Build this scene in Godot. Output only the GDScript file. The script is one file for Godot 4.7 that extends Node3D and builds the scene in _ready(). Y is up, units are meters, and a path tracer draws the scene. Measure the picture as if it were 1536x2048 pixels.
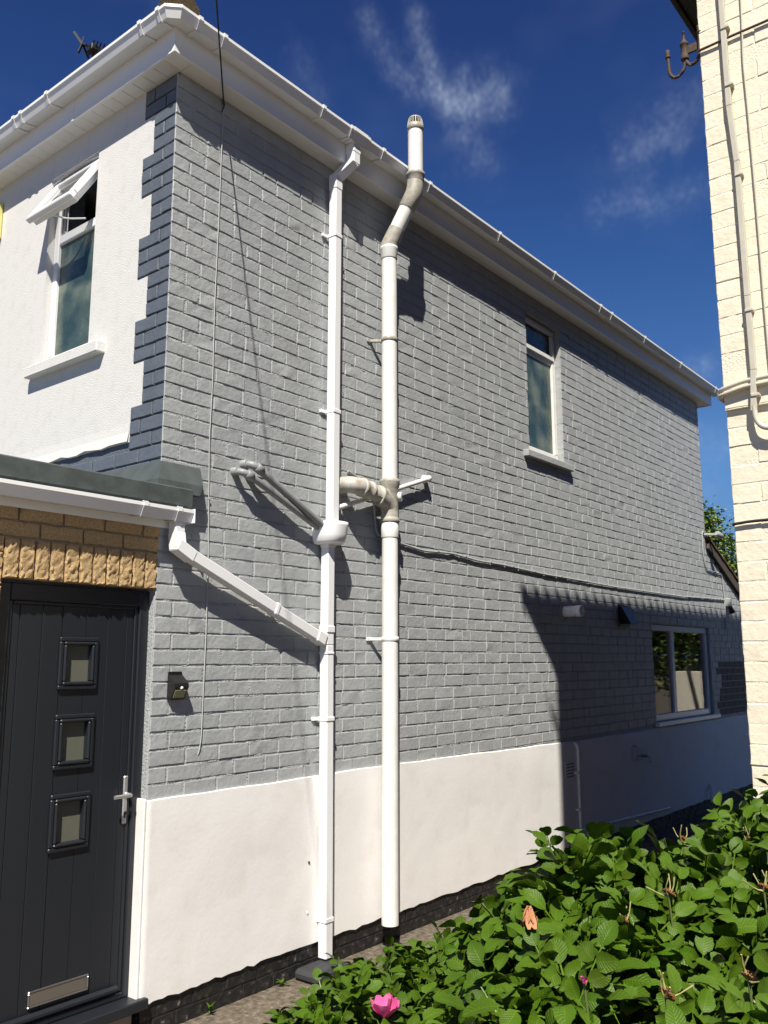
extends Node3D
# A grey painted brick house seen from its side passage on a sunny day. y up, metres.
# The side wall lies in the plane z = 0 (facing +z), the house front in x = 0 (facing -x).

const CAM := Vector3(-2.794, 1.811, 3.783)
const SUN := Vector3(1.365, -2.17, -1.0)      # the way the light travels
const EXPOSURE := 1.5
const COURSE := 0.085

var XF := Transform3D.IDENTITY
var names := {}
var M := {}
var rng := RandomNumberGenerator.new()

# ------------------------------------------------------------------ shape helpers
func S() -> SurfaceTool:
	var st := SurfaceTool.new()
	st.begin(Mesh.PRIMITIVE_TRIANGLES)
	st.set_smooth_group(-1)
	st.set_color(Color.WHITE)
	return st

func tri(st: SurfaceTool, a: Vector3, b: Vector3, c: Vector3):     # counter-clockwise seen from outside
	st.add_vertex(XF * a); st.add_vertex(XF * c); st.add_vertex(XF * b)

func quad(st: SurfaceTool, a: Vector3, b: Vector3, c: Vector3, d: Vector3):
	tri(st, a, b, c); tri(st, a, c, d)

func box(st: SurfaceTool, lo: Vector3, hi: Vector3, ch := 0.0):
	var a := Vector3(minf(lo.x, hi.x), minf(lo.y, hi.y), minf(lo.z, hi.z))
	var b := Vector3(maxf(lo.x, hi.x), maxf(lo.y, hi.y), maxf(lo.z, hi.z))
	var c := (a + b) / 2.0
	var h := (b - a) / 2.0
	ch = minf(ch, minf(h.x, minf(h.y, h.z)) * 0.9)
	for ax in 3:
		var u := (ax + 1) % 3
		var w := (ax + 2) % 3
		for s in [-1.0, 1.0]:
			var q: Array[Vector3] = []
			for k in [[-1, -1], [1, -1], [1, 1], [-1, 1]]:
				var p := c
				p[ax] += s * h[ax]
				p[u] += k[0] * (h[u] - ch)
				p[w] += k[1] * (h[w] - ch)
				q.append(p)
			if s > 0: quad(st, q[0], q[1], q[2], q[3])
			else: quad(st, q[0], q[3], q[2], q[1])
	if ch <= 0.0: return
	for ax in 3:                                  # the bevels that run along ax
		var u := (ax + 1) % 3
		var w := (ax + 2) % 3
		for su in [-1.0, 1.0]:
			for sw in [-1.0, 1.0]:
				var q: Array[Vector3] = []
				for k in [[0, -1], [0, 1], [1, 1], [1, -1]]:
					var p := c
					p[u] += su * (h[u] - (ch if k[0] == 1 else 0.0))
					p[w] += sw * (h[w] - (ch if k[0] == 0 else 0.0))
					p[ax] += k[1] * (h[ax] - ch)
					q.append(p)
				if su * sw > 0: quad(st, q[0], q[3], q[2], q[1])
				else: quad(st, q[0], q[1], q[2], q[3])
	for sx in [-1.0, 1.0]:
		for sy in [-1.0, 1.0]:
			for sz in [-1.0, 1.0]:
				var p0 := c + Vector3(sx * h.x, sy * (h.y - ch), sz * (h.z - ch))
				var p1 := c + Vector3(sx * (h.x - ch), sy * h.y, sz * (h.z - ch))
				var p2 := c + Vector3(sx * (h.x - ch), sy * (h.y - ch), sz * h.z)
				if sx * sy * sz > 0: tri(st, p0, p1, p2)
				else: tri(st, p0, p2, p1)

func beam(st: SurfaceTool, a: Vector3, b: Vector3, w: float, d: float, ch := 0.0, up := Vector3.UP):
	# a bar of section w (sideways) x d (along up) from a to b
	var old := XF
	var z := (b - a).normalized()
	var x := up.cross(z).normalized()
	var y := z.cross(x)
	XF = old * Transform3D(Basis(x, y, z), a)
	box(st, Vector3(-w / 2, -d / 2, 0), Vector3(w / 2, d / 2, (b - a).length()), ch)
	XF = old

func rings(st: SurfaceTool, rows: Array, closed := true, cap := true):
	# rows: arrays of points; smooth skin between them
	st.set_smooth_group(1)
	for i in rows.size() - 1:
		var A: Array = rows[i]
		var B: Array = rows[i + 1]
		var n := A.size()
		for k in (n if closed else n - 1):
			quad(st, A[k], A[(k + 1) % n], B[(k + 1) % n], B[k])
	st.set_smooth_group(-1)
	if cap:
		for e in [0, rows.size() - 1]:
			var R: Array = rows[e]
			var c := Vector3.ZERO
			for p in R: c += p
			c /= R.size()
			for k in R.size():
				if e == 0: tri(st, c, R[(k + 1) % R.size()], R[k])
				else: tri(st, c, R[k], R[(k + 1) % R.size()])

func tube(st: SurfaceTool, pts: Array, r, n := 12, cap := true):
	var rows := []
	var up := Vector3(0.37, 0.11, 0.92).normalized()
	for i in pts.size():
		var t: Vector3
		if i == 0: t = pts[1] - pts[0]
		elif i == pts.size() - 1: t = pts[i] - pts[i - 1]
		else: t = (pts[i + 1] - pts[i]).normalized() + (pts[i] - pts[i - 1]).normalized()
		t = t.normalized()
		up = (up - t * up.dot(t))
		if up.length() < 0.05: up = t.cross(Vector3(0.3, 0.8, 0.5))
		up = up.normalized()
		var side := t.cross(up)
		var rr: float = r[i] if r is Array else r
		var row := []
		for k in n:
			var a := TAU * k / n
			row.append(pts[i] + (up * cos(a) + side * sin(a)) * rr)
		rows.append(row)
	rings(st, rows, true, cap)

func lathe(st: SurfaceTool, base: Vector3, axis: Vector3, prof: Array, n := 20, cap := true):
	# prof: Vector2(radius, height along axis)
	var z := axis.normalized()
	var x := z.cross(Vector3(0.31, 0.2, 0.9)).normalized()
	var y := z.cross(x)
	var rows := []
	for p in prof:
		var row := []
		for k in n:
			var a := TAU * k / n
			row.append(base + z * p.y + (x * cos(a) + y * sin(a)) * p.x)
		rows.append(row)
	rings(st, rows, true, cap)

func smooth_path(pts: Array, r := 0.05, n := 5) -> Array:        # rounds the corners of a polyline
	var out := [pts[0]]
	for i in range(1, pts.size() - 1):
		var a: Vector3 = pts[i] + (pts[i - 1] - pts[i]).limit_length(r)
		var b: Vector3 = pts[i] + (pts[i + 1] - pts[i]).limit_length(r)
		for k in n + 1:
			var t := float(k) / n
			out.append(a.lerp(pts[i], t).lerp(pts[i].lerp(b, t), t))
	out.append(pts[pts.size() - 1])
	return out

func done(st: SurfaceTool, tangents := false) -> ArrayMesh:
	st.generate_normals()
	if tangents: st.generate_tangents()
	return st.commit()

# ------------------------------------------------------------------ scene helpers
func numbered(called: String) -> String:
	if not names.has(called):
		names[called] = 0
		return called
	names[called] += 1
	return "%s_%03d" % [called, names[called]]

func thing(called: String, label: String, category: String, at := Vector3.ZERO, group := "") -> Node3D:
	var o := Node3D.new()
	o.name = numbered(called)
	add_child(o)
	o.position = at
	o.set_meta("label", label)
	o.set_meta("category", category)
	if group != "": o.set_meta("group", group)
	return o

func part(called: String, st, m: Material, parent: Node3D, label := "") -> MeshInstance3D:
	var o := MeshInstance3D.new()
	o.name = called
	o.mesh = st if st is Mesh else done(st)
	o.material_override = m
	parent.add_child(o, true)
	if parent.get_parent() == self: o.position = -parent.position      # shapes are written in world coordinates
	if label != "": o.set_meta("label", label)
	return o

func struct(called: String, st, m: Material, label: String) -> MeshInstance3D:
	var o := part(called, st, m, self)
	o.set_meta("kind", "structure")
	o.set_meta("label", label)
	return o

# ------------------------------------------------------------------ materials
func L(r: float, g := -1.0, b := -1.0) -> Color:                    # linear reflectance to the sRGB that albedo_color wants
	if g < 0.0: g = r; b = r
	return Color(r, g, b).linear_to_srgb()

func noise_image(size: int, freq: float, seed_: int, oct := 4, kind := FastNoiseLite.TYPE_SIMPLEX_SMOOTH, gain := 0.5) -> Image:
	var n := FastNoiseLite.new()
	n.seed = seed_
	n.frequency = freq
	n.noise_type = kind
	n.fractal_octaves = oct
	n.fractal_gain = gain
	return n.get_seamless_image(size, size, false, false, 0.12)

func blend_images(a: Image, b: Image, f: float) -> Image:          # a in the large, b in the small
	var x := a.get_data()
	var y := b.get_data()
	for k in x.size(): x[k] = int(clampf(x[k] + (y[k] - 128.0) * f, 0.0, 255.0))
	return Image.create_from_data(a.get_width(), a.get_height(), false, Image.FORMAT_L8, x)

func normal_tex(img: Image, strength: float) -> ImageTexture:
	var i: Image = img.duplicate()
	i.convert(Image.FORMAT_RGBA8)
	i.bump_map_to_normal_map(strength)
	i.generate_mipmaps()
	return ImageTexture.create_from_image(i)

func ramp_tex(img: Image, stops: Array) -> ImageTexture:           # stops: [position, Color linear] in rising order
	var w := img.get_width()
	var out := Image.create(w, w, false, Image.FORMAT_RGB8)
	var lut := []
	for k in 256:
		var t := k / 255.0
		var c: Color = stops[0][1]
		for s in range(1, stops.size()):
			if t >= stops[s - 1][0]:
				var f: float = clampf((t - stops[s - 1][0]) / maxf(stops[s][0] - stops[s - 1][0], 0.0001), 0.0, 1.0)
				c = (stops[s - 1][1] as Color).lerp(stops[s][1], f)
		lut.append(c.linear_to_srgb())
	var data := img.get_data()
	var bytes := PackedByteArray()
	bytes.resize(w * w * 3)
	for p in w * w:
		var c: Color = lut[data[p]]
		bytes[p * 3] = int(c.r * 255.0)
		bytes[p * 3 + 1] = int(c.g * 255.0)
		bytes[p * 3 + 2] = int(c.b * 255.0)
	out.set_data(w, w, false, Image.FORMAT_RGB8, bytes)
	return ImageTexture.create_from_image(out)

func mat(color: Color, rough := 0.6, tex: Texture2D = null, scale := 1.0, nrm: Texture2D = null, nscale := 1.0, metal := 0.0) -> StandardMaterial3D:
	var m := StandardMaterial3D.new()
	m.albedo_color = color
	m.roughness = rough
	m.metallic = metal
	if tex: m.albedo_texture = tex
	if nrm:
		m.normal_enabled = true
		m.normal_texture = nrm
		m.normal_scale = nscale
	if tex or nrm:
		m.uv1_triplanar = true
		m.uv1_world_triplanar = true
		m.uv1_scale = Vector3.ONE * scale
	return m

func make_materials():
	var coarse := noise_image(256, 0.012, 3, 5)
	var fine := noise_image(256, 0.06, 5, 4)
	var grain := noise_image(256, 0.16, 9, 3)
	var cell := noise_image(256, 0.05, 12, 3, FastNoiseLite.TYPE_CELLULAR)
	var mixed := blend_images(coarse, grain, 0.28)
	var gritty := blend_images(fine, grain, 0.55)
	var n_mixed := normal_tex(mixed, 2.0)
	var n_gritty := normal_tex(gritty, 3.0)
	var n_fine := normal_tex(fine, 2.0)
	var n_grain := normal_tex(grain, 2.0)
	var n_coarse := normal_tex(coarse, 1.5)
	var mild := ramp_tex(coarse, [[0.2, Color(0.90, 0.90, 0.90)], [0.8, Color(1, 1, 1)]])
	M.grey = mat(Color.WHITE, 0.5, mild, 1.6, n_fine, 0.35)
	M.grey.vertex_color_use_as_albedo = true
	M.mortar = mat(L(0.385, 0.404, 0.412), 0.6, mild, 1.6, n_grain, 0.8)
	M.quoin = mat(L(0.118, 0.138, 0.168), 0.5, mild, 1.6, n_fine, 0.3)
	M.quoin_joint = mat(L(0.118, 0.138, 0.168), 0.6, mild, 1.6, n_grain, 0.6)
	M.render = mat(L(0.655, 0.652, 0.64), 0.85, ramp_tex(coarse, [[0.12, Color(0.95, 0.945, 0.93)], [0.45, Color(1, 1, 1)]]), 2.4, n_grain, 0.5)
	M.plinth = mat(L(0.80, 0.785, 0.775), 0.7, ramp_tex(mixed, [[0.14, Color(0.95, 0.94, 0.92)], [0.30, Color(0.985, 0.982, 0.975)], [0.45, Color(1, 1, 1)]]), 0.9, n_mixed, 0.16)
	M.black = mat(Color.WHITE, 0.55, ramp_tex(fine, [[0.0, Color(0.008, 0.008, 0.009)], [0.6, Color(0.014, 0.013, 0.013)], [0.72, Color(0.03, 0.026, 0.024)], [0.86, Color(0.05, 0.04, 0.035)], [0.9, Color(0.25, 0.23, 0.2)]]), 1.2, n_fine, 0.8)
	M.upvc = mat(L(0.84, 0.85, 0.86), 0.28)
	M.upvc_old = mat(L(0.79, 0.79, 0.77), 0.35, ramp_tex(coarse, [[0.2, Color(0.94, 0.93, 0.90)], [0.5, Color(1, 1, 1)]]), 2.0)
	M.pvc_grey = mat(L(0.42, 0.41, 0.37), 0.5, ramp_tex(coarse, [[0.2, Color(0.74, 0.69, 0.6)], [0.6, Color(1, 1, 1)]]), 6.0)
	M.pvc_light = mat(L(0.50, 0.49, 0.45), 0.45, ramp_tex(coarse, [[0.2, Color(0.70, 0.62, 0.50)], [0.55, Color(1, 1, 1)]]), 5.0)
	M.pvc_painted = mat(L(0.27, 0.28, 0.285), 0.45, mild, 4.0)
	M.soffit = mat(L(0.80, 0.80, 0.79), 0.4)
	M.buff = mat(Color.WHITE, 0.9, ramp_tex(fine, [[0.1, Color(0.33, 0.215, 0.10)], [0.5, Color(0.46, 0.315, 0.155)], [0.9, Color(0.58, 0.43, 0.24)]]), 5.0, n_grain, 1.3)
	M.buff_mortar = mat(L(0.36, 0.30, 0.24), 0.95, mild, 5.0, n_grain, 0.8)
	M.door = mat(L(0.0125, 0.0155, 0.021), 0.42, null, 9.0, n_grain, 0.12)
	M.slate = mat(L(0.080, 0.098, 0.098), 0.5, ramp_tex(coarse, [[0.2, Color(0.75, 0.75, 0.72)], [0.8, Color(1, 1, 1)]]), 2.5, n_fine, 0.15)
	M.gully = mat(L(0.035, 0.036, 0.040), 0.7, mild, 5.0, n_grain, 0.6)
	M.chrome = mat(L(0.62, 0.62, 0.62), 0.32, null, 1.0, null, 1.0, 0.7)
	M.satin = mat(L(0.45, 0.44, 0.43), 0.38, null, 1.0, null, 1.0, 1.0)
	M.black_plastic = mat(L(0.014), 0.4)
	M.lens = mat(L(0.30, 0.32, 0.18), 0.2)
	M.cable_white = mat(L(0.42, 0.43, 0.425), 0.6)
	M.cable_black = mat(L(0.012), 0.6)
	M.cable_grey = mat(L(0.36, 0.375, 0.38), 0.55)
	M.glass_frost = mat(L(0.16, 0.19, 0.165), 0.2, ramp_tex(blend_images(noise_image(256, 0.006, 14, 3), noise_image(256, 0.13, 15, 2, FastNoiseLite.TYPE_CELLULAR), 0.16), [[0.2, Color(0.20, 0.32, 0.36)], [0.5, Color(0.46, 0.56, 0.55)], [0.85, Color(1.0, 1.0, 0.92)]]), 1.3, normal_tex(cell, 1.5), 0.5)
	M.glass = StandardMaterial3D.new()
	M.glass.albedo_color = Color(0.10, 0.13, 0.12, 0.22)
	M.glass.transparency = BaseMaterial3D.TRANSPARENCY_ALPHA
	M.glass.roughness = 0.02
	M.glass.metallic_specular = 0.9
	M.glass_door = mat(L(0.12, 0.125, 0.10), 0.06, null, 30.0, n_fine, 0.04)
	M.glass_door.metallic_specular = 0.8
	M.room = mat(L(0.05, 0.05, 0.05), 0.9)
	M.interior = mat(L(0.30, 0.29, 0.26), 0.9)
	M.cream = mat(Color.WHITE, 0.7, ramp_tex(coarse, [[0.12, Color(0.95, 0.94, 0.92)], [0.5, Color(1, 1, 1)]]), 2.2, n_fine, 0.35)
	M.cream.vertex_color_use_as_albedo = true
	M.cream_joint = mat(L(0.79, 0.725, 0.575), 0.75, null, 2.2, n_grain, 0.6)
	M.cream_pipe = mat(L(0.56, 0.53, 0.44), 0.55, mild, 4.0)
	M.rust = mat(Color.WHITE, 0.8, ramp_tex(fine, [[0.2, Color(0.035, 0.028, 0.022)], [0.55, Color(0.075, 0.05, 0.035)], [0.85, Color(0.17, 0.075, 0.04)]]), 8.0, n_fine, 0.6)
	M.dark_wood = mat(L(0.035, 0.028, 0.022), 0.8, mild, 3.0, n_fine, 0.5)
	M.tile = mat(L(0.10, 0.065, 0.045), 0.85, mild, 3.0, n_grain, 0.8)
	M.moss_tile = mat(Color.WHITE, 0.95, ramp_tex(fine, [[0.2, Color(0.06, 0.035, 0.028)], [0.5, Color(0.10, 0.06, 0.04)], [0.66, Color(0.12, 0.10, 0.03)], [0.85, Color(0.28, 0.20, 0.04)]]), 7.0, n_grain, 1.2)
	M.verge = mat(L(0.075, 0.06, 0.05), 0.9, mild, 3.0, n_grain, 1.0)
	M.ground = mat(Color.WHITE, 0.95, ramp_tex(gritty, [[0.12, Color(0.07, 0.055, 0.04)], [0.4, Color(0.112, 0.09, 0.067)], [0.62, Color(0.135, 0.11, 0.083)], [0.9, Color(0.20, 0.172, 0.135)]]), 1.1, n_gritty, 0.7)
	M.soil = mat(L(0.05, 0.035, 0.022), 1.0, mild, 2.0, n_grain, 1.0)
	M.brown_brick = mat(Color.WHITE, 0.9, ramp_tex(fine, [[0.15, Color(0.10, 0.075, 0.055)], [0.6, Color(0.24, 0.20, 0.15)], [0.9, Color(0.33, 0.29, 0.23)]]), 4.0, n_grain, 0.8)
	M.red_brick = mat(Color.WHITE, 0.95, ramp_tex(fine, [[0.2, Color(0.055, 0.026, 0.018)], [0.6, Color(0.11, 0.048, 0.03)], [0.9, Color(0.15, 0.075, 0.05)]]), 3.0, n_grain, 0.8)
	M.yellow_box = mat(L(0.72, 0.66, 0.25), 0.5)
	M.bark = mat(L(0.07, 0.055, 0.04), 0.95, mild, 4.0, n_grain, 1.0)
	M.stem = mat(L(0.10, 0.13, 0.035), 0.7)
	M.petal = mat(L(0.62, 0.10, 0.30), 0.6)
	M.petal.backlight = L(0.3, 0.05, 0.12)
	M.petal_dry = mat(L(0.46, 0.21, 0.10), 0.8)
	M.stamen = mat(L(0.20, 0.085, 0.03), 0.9)
	M.sepal = mat(L(0.33, 0.30, 0.12), 0.7)
	make_leaf_material()

func make_leaf_material():
	# blade colour and vein relief of a rugose leaflet: u across (0..1), v along the midrib
	var w := 192
	var col := Image.create(w, w, false, Image.FORMAT_RGB8)
	var hgt := Image.create(w, w, false, Image.FORMAT_L8)
	var n := FastNoiseLite.new()
	n.seed = 31; n.frequency = 0.05; n.fractal_octaves = 3
	for y in w:
		for x in w:
			var u := absf(float(x) / w - 0.5) * 2.0
			var v := float(y) / w
			var k := fposmod((v - u * 0.22) * 9.0, 1.0)
			var vein := exp(-pow((k - 0.5) / 0.10, 2.0)) * clampf(1.15 - u, 0.0, 1.0)
			vein = maxf(vein, exp(-pow(u / 0.05, 2.0)))
			var net := n.get_noise_2d(x * 2.2, y * 2.2)
			var puff := 1.0 - pow(absf(k - 0.5) * 0.0 + (1.0 - absf(k - 0.5) * 2.0), 3.0)
			hgt.set_pixel(x, y, Color.from_hsv(0, 0, clampf(0.35 + 0.45 * puff - 0.35 * vein + 0.22 * net, 0, 1)))
			var c := Color(0.048, 0.102, 0.006).lerp(Color(0.105, 0.175, 0.013), clampf(vein * 0.55 + net * 0.35 + 0.15, 0, 1))
			col.set_pixel(x, y, c.linear_to_srgb())
	M.leaf = StandardMaterial3D.new()
	M.leaf.albedo_texture = ImageTexture.create_from_image(col)
	M.leaf.vertex_color_use_as_albedo = true
	M.leaf.normal_enabled = true
	M.leaf.normal_texture = normal_tex(hgt, 5.0)
	M.leaf.normal_scale = 0.7
	M.leaf.roughness = 0.38
	M.leaf.metallic_specular = 0.32
	M.leaf.backlight = L(0.09, 0.16, 0.015)
	M.tree_leaf = StandardMaterial3D.new()
	M.tree_leaf.albedo_color = L(0.12, 0.19, 0.035)
	M.tree_leaf.vertex_color_use_as_albedo = true
	M.tree_leaf.roughness = 0.55
	M.tree_leaf.backlight = L(0.16, 0.24, 0.04)

# ------------------------------------------------------------------ sky
func sky_color(el: float) -> Color:                                 # elevation in degrees, linear light as seen
	var stops := [[0, 112, 150, 196], [6, 108, 154, 206], [12, 94, 144, 204], [18, 70, 113, 177], [25, 54, 93, 156], [32, 43, 74, 134], [40, 36, 62, 118], [60, 26, 46, 94], [90, 20, 36, 78]]
	for i in range(1, stops.size()):
		if el <= stops[i][0]:
			var f: float = clampf((el - stops[i - 1][0]) / (stops[i][0] - stops[i - 1][0]), 0.0, 1.0)
			var a := Color8(stops[i - 1][1], stops[i - 1][2], stops[i - 1][3]).srgb_to_linear()
			var b := Color8(stops[i][1], stops[i][2], stops[i][3]).srgb_to_linear()
			return a.lerp(b, f)
	return Color8(20, 36, 78).srgb_to_linear()

func make_sky() -> Sky:
	var w := 2048
	var h := 1024
	var img := Image.create(w, h, false, Image.FORMAT_RGBF)
	var n1 := FastNoiseLite.new(); n1.seed = 41; n1.frequency = 0.09; n1.fractal_octaves = 5; n1.fractal_gain = 0.55
	var n2 := FastNoiseLite.new(); n2.seed = 8; n2.frequency = 0.035; n2.fractal_octaves = 3
	var n3 := FastNoiseLite.new(); n3.seed = 77; n3.frequency = 0.16; n3.fractal_octaves = 4
	# cirrus strands: width, strength, then azimuth and elevation of points along them (degrees)
	var strands := [
		[0.42, 0.50, [53.2, 40.2, 53.8, 38.2, 54.5, 36.4, 55.6, 34.8, 56.9, 33.8]], [0.50, 0.26, [49.4, 40.2, 50.4, 38.4, 51.8, 36.9, 53.6, 35.6, 55.2, 34.7]],
		[0.85, 0.40, [55.4, 34.9, 57.2, 34.5, 58.8, 34.9, 60.4, 35.7]], [0.9, 0.26, [55.9, 36.6, 57.0, 35.5, 58.2, 34.2]], [0.8, 0.18, [58.6, 36.2, 59.4, 35.3, 60.6, 35.0]],
		[0.8, 0.16, [56.4, 33.8, 57.2, 32.4, 58.2, 30.4]], [0.6, 0.10, [57.6, 33.6, 58.6, 31.8, 59.2, 30.2]], [0.5, 0.10, [44.2, 38.4, 45.4, 36.2, 47.2, 33.4]], [0.6, 0.08, [34.0, 40.0, 36.8, 36.6, 40.0, 34.0]],
		[1.0, 0.20, [66.6, 30.6, 69.0, 31.0, 71.6, 32.4, 75.0, 33.0]], [0.6, 0.16, [68.0, 30.6, 70.6, 31.6, 73.0, 31.2]], [0.65, 0.22, [64.6, 27.8, 67.6, 28.1, 70.5, 27.9, 74.0, 28.4]],
		[0.55, 0.30, [69.8, 16.9, 71.4, 17.6, 73.2, 18.6]], [0.8, 0.22, [70.0, 14.0, 72.0, 13.2, 74.0, 12.6]], [0.7, 0.12, [70.4, 10.6, 73.4, 10.2]], [0.4, 0.22, [68.8, 18.4, 69.6, 18.0]],
		[2.0, 0.25, [84.0, 30.0, 96.0, 33.0, 112.0, 31.0]], [2.0, 0.2, [-10.0, 42.0, 6.0, 46.0, 18.0, 43.0]], [3.0, 0.25, [140.0, 36.0, 160.0, 42.0]], [3.0, 0.25, [-90.0, 34.0, -60.0, 38.0]], [3.0, 0.25, [-150.0, 48.0, -120.0, 52.0]]]
	for y in h:
		var el := 90.0 - 180.0 * (y + 0.5) / h
		var base := sky_color(maxf(el, 0.0))
		if el < 0.0: base = base.lerp(Color(0.16, 0.14, 0.11), clampf(-el / 4.0, 0.0, 1.0))
		if el < 2.0 or el > 62.0:
			for x in w: img.set_pixel(x, y, base)
			continue
		for x in w:
			var az := fposmod((x + 0.5) / w * 360.0 + 180.0, 360.0) - 180.0      # the panorama starts at -z and runs towards +x
			var c := base
			var amount := 0.0
			for q in strands:
				var pts: Array = q[2]
				if az < pts[0] - 4.0 * q[0] or az > pts[pts.size() - 2] + 4.0 * q[0]: continue
				var wob := n2.get_noise_2d(az * 14.0, el * 14.0) * 0.9 + n1.get_noise_2d(az * 22.0, el * 22.0) * 0.55
				var best := 1e9
				var along := 0.0
				var total := 0.0
				var p := Vector2(az * 0.82, el)
				for k in pts.size() / 2 - 1:
					var A := Vector2(pts[k * 2] * 0.82, pts[k * 2 + 1])
					var B := Vector2(pts[k * 2 + 2] * 0.82, pts[k * 2 + 3])
					var t := clampf((p - A).dot(B - A) / (B - A).length_squared(), 0.0, 1.0)
					var dd := p.distance_to(A.lerp(B, t))
					if dd < best:
						best = dd
						along = k + t
					total += 1.0
				if best > q[0] * 3.0: continue
				var ends := smoothstep(0.0, 0.5, along) * smoothstep(0.0, 0.5, total - along)
				ends = maxf(ends, 0.12)
				var body: float = exp(-pow(maxf(best / q[0] * 0.8 + wob * 0.75, 0.0), 1.6) * 1.1)
				var fluff := 0.62 + 0.55 * n3.get_noise_2d(az * 30.0, el * 44.0) + 0.35 * n3.get_noise_2d(az * 90.0 + 50.0, el * 90.0)
				fluff *= 0.55 + 0.9 * absf(n1.get_noise_2d(along * 16.0 + q[0] * 90.0, (best / q[0]) * 38.0 + wob * 9.0)) * 2.0
				amount += 0.62 * q[1] * body * ends * clampf(fluff, 0.08, 1.3)
			var veil := clampf(n2.get_noise_2d(az * 2.2 + 300.0, el * 4.5) - 0.12, 0.0, 1.0) * 0.03
			amount = clampf(amount + veil, 0.0, 0.8)
			if amount > 0.002: c = c.lerp(Color(0.62, 0.72, 0.88), amount)
			img.set_pixel(x, y, c)
	var pm := PanoramaSkyMaterial.new()
	pm.panorama = ImageTexture.create_from_image(img)
	pm.energy_multiplier = 1.0 / EXPOSURE
	var s := Sky.new()
	s.sky_material = pm
	return s

# ------------------------------------------------------------------ bricks
func brick(st: SurfaceTool, o: Vector3, ux: Vector3, uy: Vector3, un: Vector3, w: float, h: float, depth: float, back := 0.0, rough := 0.0008, nx := 3, ny := 2, inset := 0.005):
	# o: lower left corner of the brick's outline on the plane its joints lie in; un points out of the wall
	var face := []
	var rim := []
	var foot := []
	var lift := rng.randfn(0.0, 0.0009)
	for j in ny + 1:
		for i in nx + 1:
			var x := w * i / nx
			var y := h * j / ny
			if i > 0 and i < nx: x += rng.randf_range(-0.12, 0.12) * w / nx
			face.append(o + ux * clampf(x, inset * rng.randf_range(0.7, 1.4), w - inset * rng.randf_range(0.7, 1.4)) + uy * clampf(y, inset * rng.randf_range(0.6, 1.3), h - inset * rng.randf_range(0.6, 1.3)) + un * (depth + lift + rng.randfn(0.0, rough)))
	var loop := []
	for i in nx: loop.append(Vector2i(i, 0))
	for j in ny: loop.append(Vector2i(nx, j))
	for i in nx: loop.append(Vector2i(nx - i, ny))
	for j in ny: loop.append(Vector2i(0, ny - j))
	for k in loop:
		var p: Vector3 = o + ux * (w * k.x / nx + rng.randfn(0.0, 0.0011)) + uy * (h * k.y / ny + rng.randfn(0.0, 0.0013))
		rim.append(p + un * (depth + lift - inset * 0.8))
		foot.append(p - un * back)
	st.set_smooth_group(1)
	for j in ny:
		for i in nx:
			var a := j * (nx + 1) + i
			quad(st, face[a], face[a + 1], face[a + nx + 2], face[a + nx + 1])
	var m := loop.size()
	for k in m:
		var k2 := (k + 1) % m
		var fa: Vector3 = face[loop[k].y * (nx + 1) + loop[k].x]
		var fb: Vector3 = face[loop[k2].y * (nx + 1) + loop[k2].x]
		st.set_smooth_group(-1)
		quad(st, rim[k], rim[k2], fb, fa)
	for k in m:
		var k2 := (k + 1) % m
		quad(st, foot[k], foot[k2], rim[k2], rim[k])

func wall_boxes(st: SurfaceTool, u0: float, u1: float, v0: float, v1: float, holes: Array, put: Callable):
	# a slab with rectangular holes as boxes that butt; put(u0, u1, v0, v1) draws one. holes: [u0, u1, v0, v1]
	var us := [u0, u1]
	for q in holes: us.append(q[0]); us.append(q[1])
	us.sort()
	for i in us.size() - 1:
		var a: float = us[i]
		var b: float = us[i + 1]
		if b - a < 0.0005: continue
		var cuts := []
		for q in holes:
			if q[0] < (a + b) / 2 and q[1] > (a + b) / 2: cuts.append(q)
		cuts.sort_custom(func(p, r): return p[2] < r[2])
		var v := v0
		for q in cuts:
			if q[2] > v: put.call(a, b, v, q[2])
			v = q[3]
		if v < v1: put.call(a, b, v, v1)

# ------------------------------------------------------------------ the house
const UPPER := [4.01, 4.68, 3.665, 5.03]       # window openings in the side wall: x0 x1 y0 y1
const LOWER := [6.64, 8.50, 1.13, 2.20]
const FRONT := [-1.345, -0.79, 3.70, 5.00]     # opening in the front wall: z0 z1 y0 y1
const FAR := 8.60                              # end of the two-storey part
const LEAN := 10.6                             # end of the lean-to behind it
const DEEP := -5.6

func lean_y(x: float) -> float: return 3.28 - (x - 8.56) * 0.425

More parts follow.
